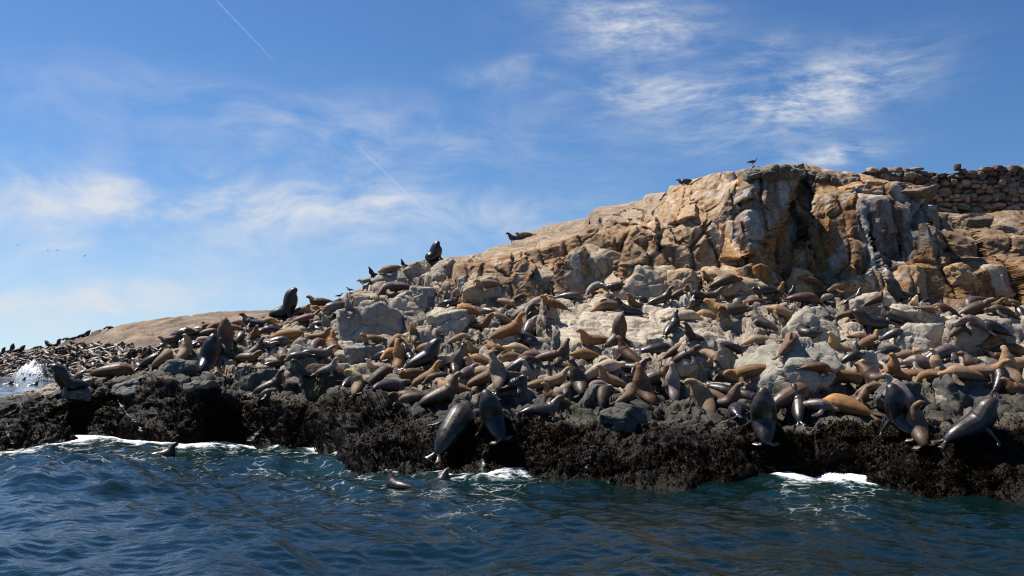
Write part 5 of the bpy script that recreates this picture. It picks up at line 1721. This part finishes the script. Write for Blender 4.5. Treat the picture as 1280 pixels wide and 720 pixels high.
V0, F0 = simple_lion()
rc = np.random.default_rng(9)
vv_, ff_, cc_ = [], [], []
coats = [np.array(COAT[k][0]) for k in ('dark', 'brown', 'chestnut', 'tan', 'ochre', 'fawn', 'slate', 'black', 'mauve', 'cream')]
n = 0
tries = 0
while len(vv_) < 820 and tries < 9000:
    tries += 1
    u = -30 + 330 * rc.random() ** 1.25
    lo, hi = np.interp(u, [-30, 0, 60, 100, 150, 200, 300], [446, 446, 440, 430, 434, 436, 440]), np.interp(u, [-30, 0, 60, 100, 150, 300], [470, 470, 472, 474, 462, 440])
    v = lo + (hi - lo) * rc.random()
    if u > 170 and rc.random() < .6:
        continue
    p, nn = at_pixel(u, v, [BVH_FAR], 1)
    if p is None:
        continue
    s = 0.95 + 0.5 * rc.random()
    a = rc.random() * 6.283
    R_ = np.array([[math.cos(a), -math.sin(a), 0], [math.sin(a), math.cos(a), 0], [0, 0, 1]])
    up = np.array([1, 1, 0.7 + 0.5 * rc.random()])
    vv_.append((V0 * up * s) @ R_.T + np.array(p) + np.array([0, 0, -0.05]))
    ff_.append(F0 + n)
    n += len(V0)
    cc_.append(np.repeat((coats[rc.integers(len(coats))] * (0.5 + 0.45 * rc.random()))[None], len(V0), 0))
col_me = mesh_from_arrays('colony', np.concatenate(vv_), np.concatenate(ff_))
add_attrs(col_me, colors={'coat': np.concatenate(cc_)})
m_col, T = new_mat('distant_coats')
T.n('ShaderNodeOutputMaterial', inp={0: T.n('ShaderNodeBsdfPrincipled', inp={'Base Color': T.n('ShaderNodeAttribute', attribute_name='coat').outputs['Color'], 'Roughness': 0.5}).outputs[0]})
add_obj('sea_lion_colony', col_me, m_col, label='dense colony of sea lions covering the low far headland on the left', cat='sea lions', kind='stuff')
ORD = ('first', 'second', 'third', 'fourth', 'fifth', 'sixth', 'seventh', 'eighth', 'ninth', 'tenth', 'eleventh')
for fi, (u, v, pose, hd, s, c) in enumerate([(2, 443, 'bull_sit', 20, 1.3, 'black'), (13, 441, 'bull_nose', 30, 1.5, 'black'), (23, 440, 'bull_recline', 40, 1.5, 'black'), (48, 434, 'flat', 10, 1.3, 'dark'),
                               (62, 430, 'bull_recline', 170, 1.3, 'black'), (71, 428, 'bull_sit', 20, 1.2, 'dark'), (84, 424, 'flat', 190, 1.3, 'dark'), (95, 421, 'flat', 5, 1.3, 'black'),
                               (105, 418, 'bull_recline', 10, 1.3, 'black'), (125, 414, 'flat', 20, 1.2, 'dark'), (137, 411, 'flat', 180, 1.2, 'black')]):
    p, nn = at_pixel(u, v, [BVH_FAR])
    if p is None:
        continue
    o = bpy.data.objects.new('sea_lion', PM[pose])
    COL.objects.link(o)
    o.location = p - Vector((0, 0, .08))
    o.rotation_euler = (0, 0, math.radians(hd))
    o.scale = (s, s, s)
    o.color = COAT[c][0] + (.5,)
    o['label'], o['category'], o['group'] = ORD[fi] + ' dark sea lion from the left on the far headland skyline', 'sea lion', 'sea lions on the far skyline'

# ---------------------------------------------------------------- seaweed and mussels on the tidal rock
rk = np.random.default_rng(3)
NI = grid_normals(ISLE)
if NI[200, 500, 1] > 0:
    NI = -NI
wgt = (kelp * sst(RP, 0.7, 0.9) * (1 - sst(RP, 2.3, 2.5)) * (GU > -120) * (GU < 1400)).reshape(-1)
wgt = wgt * (0.25 + sst(fbm(Pf, 0.8, 3, 61), -0.25, 0.2))
pick = rk.choice(len(wgt), 92000, p=wgt / wgt.sum())
base = ISLE.reshape(-1, 3)[pick] + rk.normal(size=(len(pick), 3)) * 0.03
nrm = NI.reshape(-1, 3)[pick]
ln = (0.035 + 0.085 * rk.random(len(pick)) ** 2)[:, None]
rdir = rk.normal(size=(len(pick), 3))
dirn = nrm * 0.28 + rdir * 0.36 + np.array([0, -0.1, -0.7])
dirn /= np.linalg.norm(dirn, axis=1, keepdims=True)
sd = np.cross(dirn, rk.normal(size=(len(pick), 3)))
sd /= np.linalg.norm(sd, axis=1, keepdims=True) + 1e-9
wd = ln * (0.16 + 0.2 * rk.random((len(pick), 1)))
mid = base + dirn * ln * 0.55 + nrm * ln * 0.12
tip = base + dirn * ln + np.array([0, 0, -0.35]) * ln
VV = np.stack([base - sd * wd * .5, base + sd * wd * .5, mid + sd * wd, mid - sd * wd, tip], 1).reshape(-1, 3)
i0 = (np.arange(len(pick)) * 5)[:, None]
FF = np.concatenate([i0 + np.array([[0, 1, 2]]), i0 + np.array([[0, 2, 3]]), i0 + np.array([[3, 2, 4]])], 0)
weed_me = mesh_from_arrays('seaweed', VV, FF)
olive = np.array([[0.034, 0.020, 0.008], [0.056, 0.034, 0.011], [0.019, 0.012, 0.008], [0.036, 0.036, 0.012]])
up_ = sst(RP.reshape(-1)[pick], 1.3, 2.0)
ci = np.where(rk.random(len(pick)) < 0.25 + 0.6 * up_, rk.integers(0, 2, len(pick)), 2)
ci = np.where(rk.random(len(pick)) < 0.08 * up_, 3, ci)
wc = olive[ci] * 0.34 * np.array([1.1, .95, .8]) * (0.6 + 0.8 * rk.random((len(pick), 1)))
add_attrs(weed_me, colors={'coat': np.repeat(wc, 5, axis=0)})
m_weed, T = new_mat('seaweed_fronds')
T.n('ShaderNodeOutputMaterial', inp={0: T.n('ShaderNodeBsdfPrincipled', inp={'Base Color': T.n('ShaderNodeAttribute', attribute_name='coat').outputs['Color'], 'Roughness': 0.75, 'Specular IOR Level': 0.02}).outputs[0]})
add_obj('seaweed', weed_me, m_weed, label='dark brown seaweed and mussels covering the tidal rock', cat='seaweed', kind='stuff')

# ---------------------------------------------------------------- breaking water
m_foam, T = new_mat('white_water')
pos = T.n('ShaderNodeNewGeometry').outputs['Position']
nf = T.noise(pos, 3.0, 5, 0.7)
al = T.n('ShaderNodeAttribute', attribute_name='thick').outputs['Fac']
fb = T.n('ShaderNodeBump', inp={'Strength': 1.0, 'Distance': 0.15, 'Height': nf})
pr = T.n('ShaderNodeBsdfPrincipled', inp={'Base Color': (0.80, 0.84, 0.86, 1), 'Roughness': 0.7, 'Normal': fb.outputs[0]})
tr = T.n('ShaderNodeBsdfTransparent')
fac = T.sstep(T.math('ADD', al, T.math('MULTIPLY', T.math('SUBTRACT', nf, 0.5), 2.2)), 0.42, 0.95)
T.n('ShaderNodeOutputMaterial', inp={0: T.n('ShaderNodeMixShader', inp={0: fac, 1: tr.outputs[0], 2: pr.outputs[0]}).outputs[0]})


def breaker(name, path, height, depth, label, seed, nseg=110, nr=26):
    """a ridge of tumbling white water along a path of (pixel, distance); height profile along it"""
    uu = np.linspace(path[0][0], path[-1][0], nseg)
    dd = np.interp(uu, [p[0] for p in path], [p[1] for p in path])
    hh = np.interp(uu, [h[0] for h in height], [h[1] for h in height])
    th = np.linspace(0, math.pi, nr)
    x0 = (uu - CX) / F * dd
    Pg = np.zeros((nr, nseg, 3))
    for i, a in enumerate(th):
        Pg[i, :, 0] = x0
        Pg[i, :, 1] = dd - math.cos(a) * depth * (0.4 + 0.6 * hh / max(hh.max(), .01))
        Pg[i, :, 2] = -0.08 + hh * math.sin(a) ** 0.8
    Q_ = Pg.reshape(-1, 3)
    nz = fbm(Q_, 1.6 / max(hh.max(), .4), 4, seed).reshape(nr, nseg)
    n2_ = fbm(Q_ + 9, 5.0 / max(hh.max(), .4), 3, seed + 3).reshape(nr, nseg)
    k_ = (np.sin(th)[:, None] * hh[None])
    Pg[:, :, 2] += k_ * (nz * 0.75 + n2_ * 0.35)
    Pg[:, :, 1] += k_ * n2_ * 0.6
    Pg[:, :, 0] += k_ * nz * 0.4
    tk = np.clip(0.18 + (0.9 if hh.max() > 1 else 0.45) * hh / max(hh.max(), .01), 0, 1.1)[None] * (1 - 0.75 * np.sin(th)[:, None] ** 6)
    me = mesh_from_grid(name, Pg, {'thick': tk})
    add_obj(name, me, m_foam, label=label, cat='surf', kind='stuff')


breaker('breaking_wave', [(-40, 176), (20, 199), (75, 176)], [(-40, .7), (0, .8), (22, 1.1), (36, 2.6), (46, 3.3), (54, 2.6), (62, 1.0), (75, .4)], 3.5, 'white wave bursting against the far left headland', 5)


def shore_y(u):
    a = math.atan2((u - CX) / F, 1.0)
    o2_ = np.argsort(az1)
    return float(np.interp(a, az1[o2_], S1[o2_][:, 1]))


for (u0, u1, h, dep, sd_, lab) in [(0, 160, .28, .8, 11, 'white foam washing along the left point'), (228, 300, .24, .7, 12, 'white foam below the great dark bull'),
                                   (552, 650, .16, .6, 14, 'white foam below the huge wet bull'), (1010, 1110, .2, .7, 15, 'small wave breaking on the right shore')]:
    path = [(u, shore_y(u) - 0.35) for u in np.linspace(u0, u1, 30)]
    breaker('breaking_wave', path, [(u0, .02), (u0 + (u1 - u0) * .25, h * .7), (u0 + (u1 - u0) * .45, h), (u0 + (u1 - u0) * .8, h * .4), (u1, .02)], dep, lab, sd_, nseg=130, nr=14)

# thin runs of water draining down the rock
for i, (pts, wid, lab) in enumerate([
        ([(742, 556), (738, 572), (732, 588), (728, 602)], .11, 'thin run of white water draining down the weed in the middle'),
        ([(607, 558), (604, 575), (602, 592)], .09, 'thin trickle below the black bull at the weed edge'),
        ([(148, 500), (158, 516), (172, 530), (180, 540)], .14, 'trickle running down the left point'),
        ([(338, 528), (326, 540), (312, 552)], .30, 'white wash sliding off the rock left of the weed-covered boulder'),
        ([(8, 528), (10, 542), (14, 556)], .16, 'trickle at the left edge of the rock')]):
    ptsf = catmull([(a, b, 0) for a, b in pts], 26)
    L_ = []
    for q in ptsf:
        p, nn = at_pixel(q[0] + 0.8 * math.sin(q[1] * .23), q[1], None, 1)
        if p is not None:
            L_.append(np.array(p) + np.array(nn) * 0.05)
    if len(L_) < 6:
        continue
    L_ = np.array(L_)
    w_ = 1.5 * wid * (0.5 + 0.5 * np.abs(np.sin(np.arange(len(L_)) * 1.3 + i))) * np.linspace(.6, 1.3, len(L_))
    V_ = np.concatenate([L_ - np.array([1, 0, 0]) * w_[:, None] / 2, L_ + np.array([0, -.05, 0.03]), L_ + np.array([1, 0, 0]) * w_[:, None] / 2])
    m_ = len(L_)
    F_ = [(k_ * m_ + j, (k_ + 1) * m_ + j, (k_ + 1) * m_ + j + 1, k_ * m_ + j + 1) for k_ in (0, 1) for j in range(m_ - 1)]
    me = mesh_from_arrays('water_trickle', V_, F_)
    add_attrs(me, {'thick': np.concatenate([np.full(m_, .35), np.full(m_, .6), np.full(m_, .35)])})
    add_obj('water_trickle', me, m_foam, label=lab, cat='water', kind='stuff')

# ---------------------------------------------------------------- birds
m_bird, T = new_mat('bird_plumage')
T.n('ShaderNodeOutputMaterial', inp={0: T.n('ShaderNodeBsdfPrincipled', inp={'Base Color': T.n('ShaderNodeObjectInfo').outputs['Color'], 'Roughness': 0.7}).outputs[0]})


def bird_part(name, parent, tubes, c):
    bm = bmesh.new()
    for sp, rw, rh in tubes:
        tube(bm, np.array(sp, float), rw, rh, seg=8)
    bmesh.ops.recalc_face_normals(bm, faces=bm.faces)
    me = bpy.data.meshes.new(name)
    bm.to_mesh(me)
    bm.free()
    for p_ in me.polygons:
        p_.use_smooth = True
    o = add_obj(name, me, m_bird, parent=parent)
    o.color = c + (1,)
    return o


def perched_bird(loc, yaw, s, body, wing, label):
    root = add_obj('sea_bird', None, loc=loc, label=label, cat='bird', group='birds on the rocks')
    root.rotation_euler = (0, 0, math.radians(yaw))
    root.scale = (s, s, s)
    bird_part('body', root, [([(-.30, 0, .26), (-.16, 0, .27), (0, 0, .30), (.12, 0, .34), (.19, 0, .42), (.22, 0, .49), (.27, 0, .515), (.31, 0, .51)], [.02, .06, .095, .085, .05, .045, .045, .02], [.015, .05, .09, .085, .05, .045, .045, .02])], body)
    bird_part('beak', root, [([(.29, 0, .51), (.35, 0, .50), (.39, 0, .485)], [.018, .014, .006], [.018, .014, .006])], (0.45, 0.28, 0.05))
    for sg in (-1, 1):
        bird_part('wing', root, [([(.12, sg * .07, .34), (-.05, sg * .10, .32), (-.25, sg * .07, .28), (-.40, sg * .03, .25)], [.02, .03, .025, .008], [.03, .07, .05, .012])], wing)
        bird_part('leg', root, [([(.02, sg * .04, .24), (.0, sg * .04, .12), (.01, sg * .04, 0), (.07, sg * .045, .005)], [.010, .008, .010, .012], [.010, .008, .010, .006])], (0.4, 0.25, 0.08))
    return root


for (u, v, yaw, s, bc, wc_, lab) in [(941, 205, 20, .85, (0.16, 0.155, 0.15), (0.05, 0.045, 0.042), 'gull standing on the summit cap stone against the sky'),
                                     (437, 363, 160, .65, (0.03, 0.03, 0.032), (0.02, 0.02, 0.022), 'dark bird perched higher on the left ridge skyline'),
                                     (424, 369, 20, .65, (0.06, 0.06, 0.062), (0.04, 0.04, 0.042), 'dark bird perched lower on the left ridge skyline'),
                                     (925, 266, 200, .9, (0.62, 0.62, 0.61), (0.30, 0.30, 0.31), 'white gull sitting in the hollow of the orange cliff')]:
    p, nn = at_pixel(u, v)
    if p is not None:
        perched_bird(p - Vector((0, 0, .02)), yaw, s, bc, wc_, lab)

for (u, v, d, yaw, bank, lab) in [(22, 306, 300, 10, .3, 'leftmost of the four birds flying over the far headland'), (60, 313, 300, 200, -.2, 'second flying bird from the left, left one of the close pair'),
                                  (72, 313, 290, 190, .15, 'third flying bird from the left, right one of the close pair'), (106, 320, 290, 20, -.3, 'rightmost of the four birds flying over the far headland')]:
    x, y, z = unproject(np.array([float(u)]), np.array([float(v)]), np.array([float(d)]))[0]
    root = add_obj('sea_bird', None, loc=(x, y, z), label=lab, cat='bird', group='birds in flight')
    root.rotation_euler = (bank, 0, math.radians(yaw))
    root.scale = (0.85, 0.85, 0.85)
    bird_part('body', root, [([(-.35, 0, 0), (-.15, 0, 0), (.1, 0, .01), (.28, 0, .03), (.42, 0, .02)], [.02, .07, .09, .06, .012], [.012, .06, .08, .055, .012])], (0.05, 0.05, 0.055))
    for sg in (-1, 1):
        bird_part('wing', root, [([(.05, sg * .06, .02), (.10, sg * .32, .12), (.02, sg * .58, .10), (-.14, sg * .82, .04)], [.11, .12, .085, .015], [.02, .018, .012, .005])], (0.04, 0.04, 0.045))

# ---------------------------------------------------------------- contrails high in the sky
m_con, T = new_mat('contrail_ice')
lw = T.n('ShaderNodeLayerWeight', inp={'Blend': 0.5}).outputs['Facing']
pos = T.n('ShaderNodeNewGeometry').outputs['Position']
nzc = T.noise(pos, 0.006, 3, 0.6)
thk = T.n('ShaderNodeAttribute', attribute_name='thick').outputs['Fac']
opac = T.math('MULTIPLY', T.math('POWER', T.math('SUBTRACT', 1.0, lw), 1.5), T.math('MULTIPLY', T.math('ADD', 0.35, nzc), T.math('MULTIPLY', T.math('MULTIPLY', thk, 0.18), T.n('ShaderNodeObjectInfo').outputs['Alpha'])))
dfc = T.n('ShaderNodeBsdfTranslucent', inp={'Color': (0.85, 0.87, 0.9, 1)})
dfd = T.n('ShaderNodeBsdfDiffuse', inp={'Color': (0.85, 0.87, 0.9, 1)})
mxd = T.n('ShaderNodeAddShader', inp={0: dfc.outputs[0], 1: dfd.outputs[0]})
T.n('ShaderNodeOutputMaterial', inp={0: T.n('ShaderNodeMixShader', inp={0: opac, 1: T.n('ShaderNodeBsdfTransparent').outputs[0], 2: mxd.outputs[0]}).outputs[0]})
for (a, b, w0, w1, lab) in [((255, -16), (350, 84), 4.2, 3.0, 'thin contrail at the top left of the sky'), ((436, 172), (552, 284), 3.6, 3.0, 'thin slanting contrail above the left ridge')]:
    pts = []
    for t_ in np.linspace(0, 1, 40):
        u, v = a[0] + (b[0] - a[0]) * t_, a[1] + (b[1] - a[1]) * t_
        e_ = (HOR - v) / F
        d = 3000.0 / max(e_, .05)
        pts.append(unproject(np.array([u]), np.array([v]), np.array([d]))[0])
    pts = np.array(pts)
    wv_ = np.interp(np.linspace(0, 1, 40), [0, 1], [w0, w1]) / F * pts[:, 1] * 0.5
    wv_ = wv_ * (0.9 + 0.12 * np.sin(np.arange(40) * 1.7))
    bm = bmesh.new()
    tube(bm, pts, wv_, wv_, seg=10)
    bmesh.ops.recalc_face_normals(bm, faces=bm.faces)
    me = bpy.data.meshes.new('contrail')
    bm.to_mesh(me)
    bm.free()
    me.polygons.foreach_set('use_smooth', np.ones(len(me.polygons), bool))
    nv = len(me.vertices)
    fade = np.clip(np.minimum(np.arange(nv) // 10, 39 - np.arange(nv) // 10) / 9.0, 0.02, 1)
    add_attrs(me, {'thick': fade})
    o = add_obj('contrail', me, m_con, label=lab, cat='contrail', group='contrails in the sky')
    o.color = (1, 1, 1, 0.5 if a[1] < 0 else 1.0)
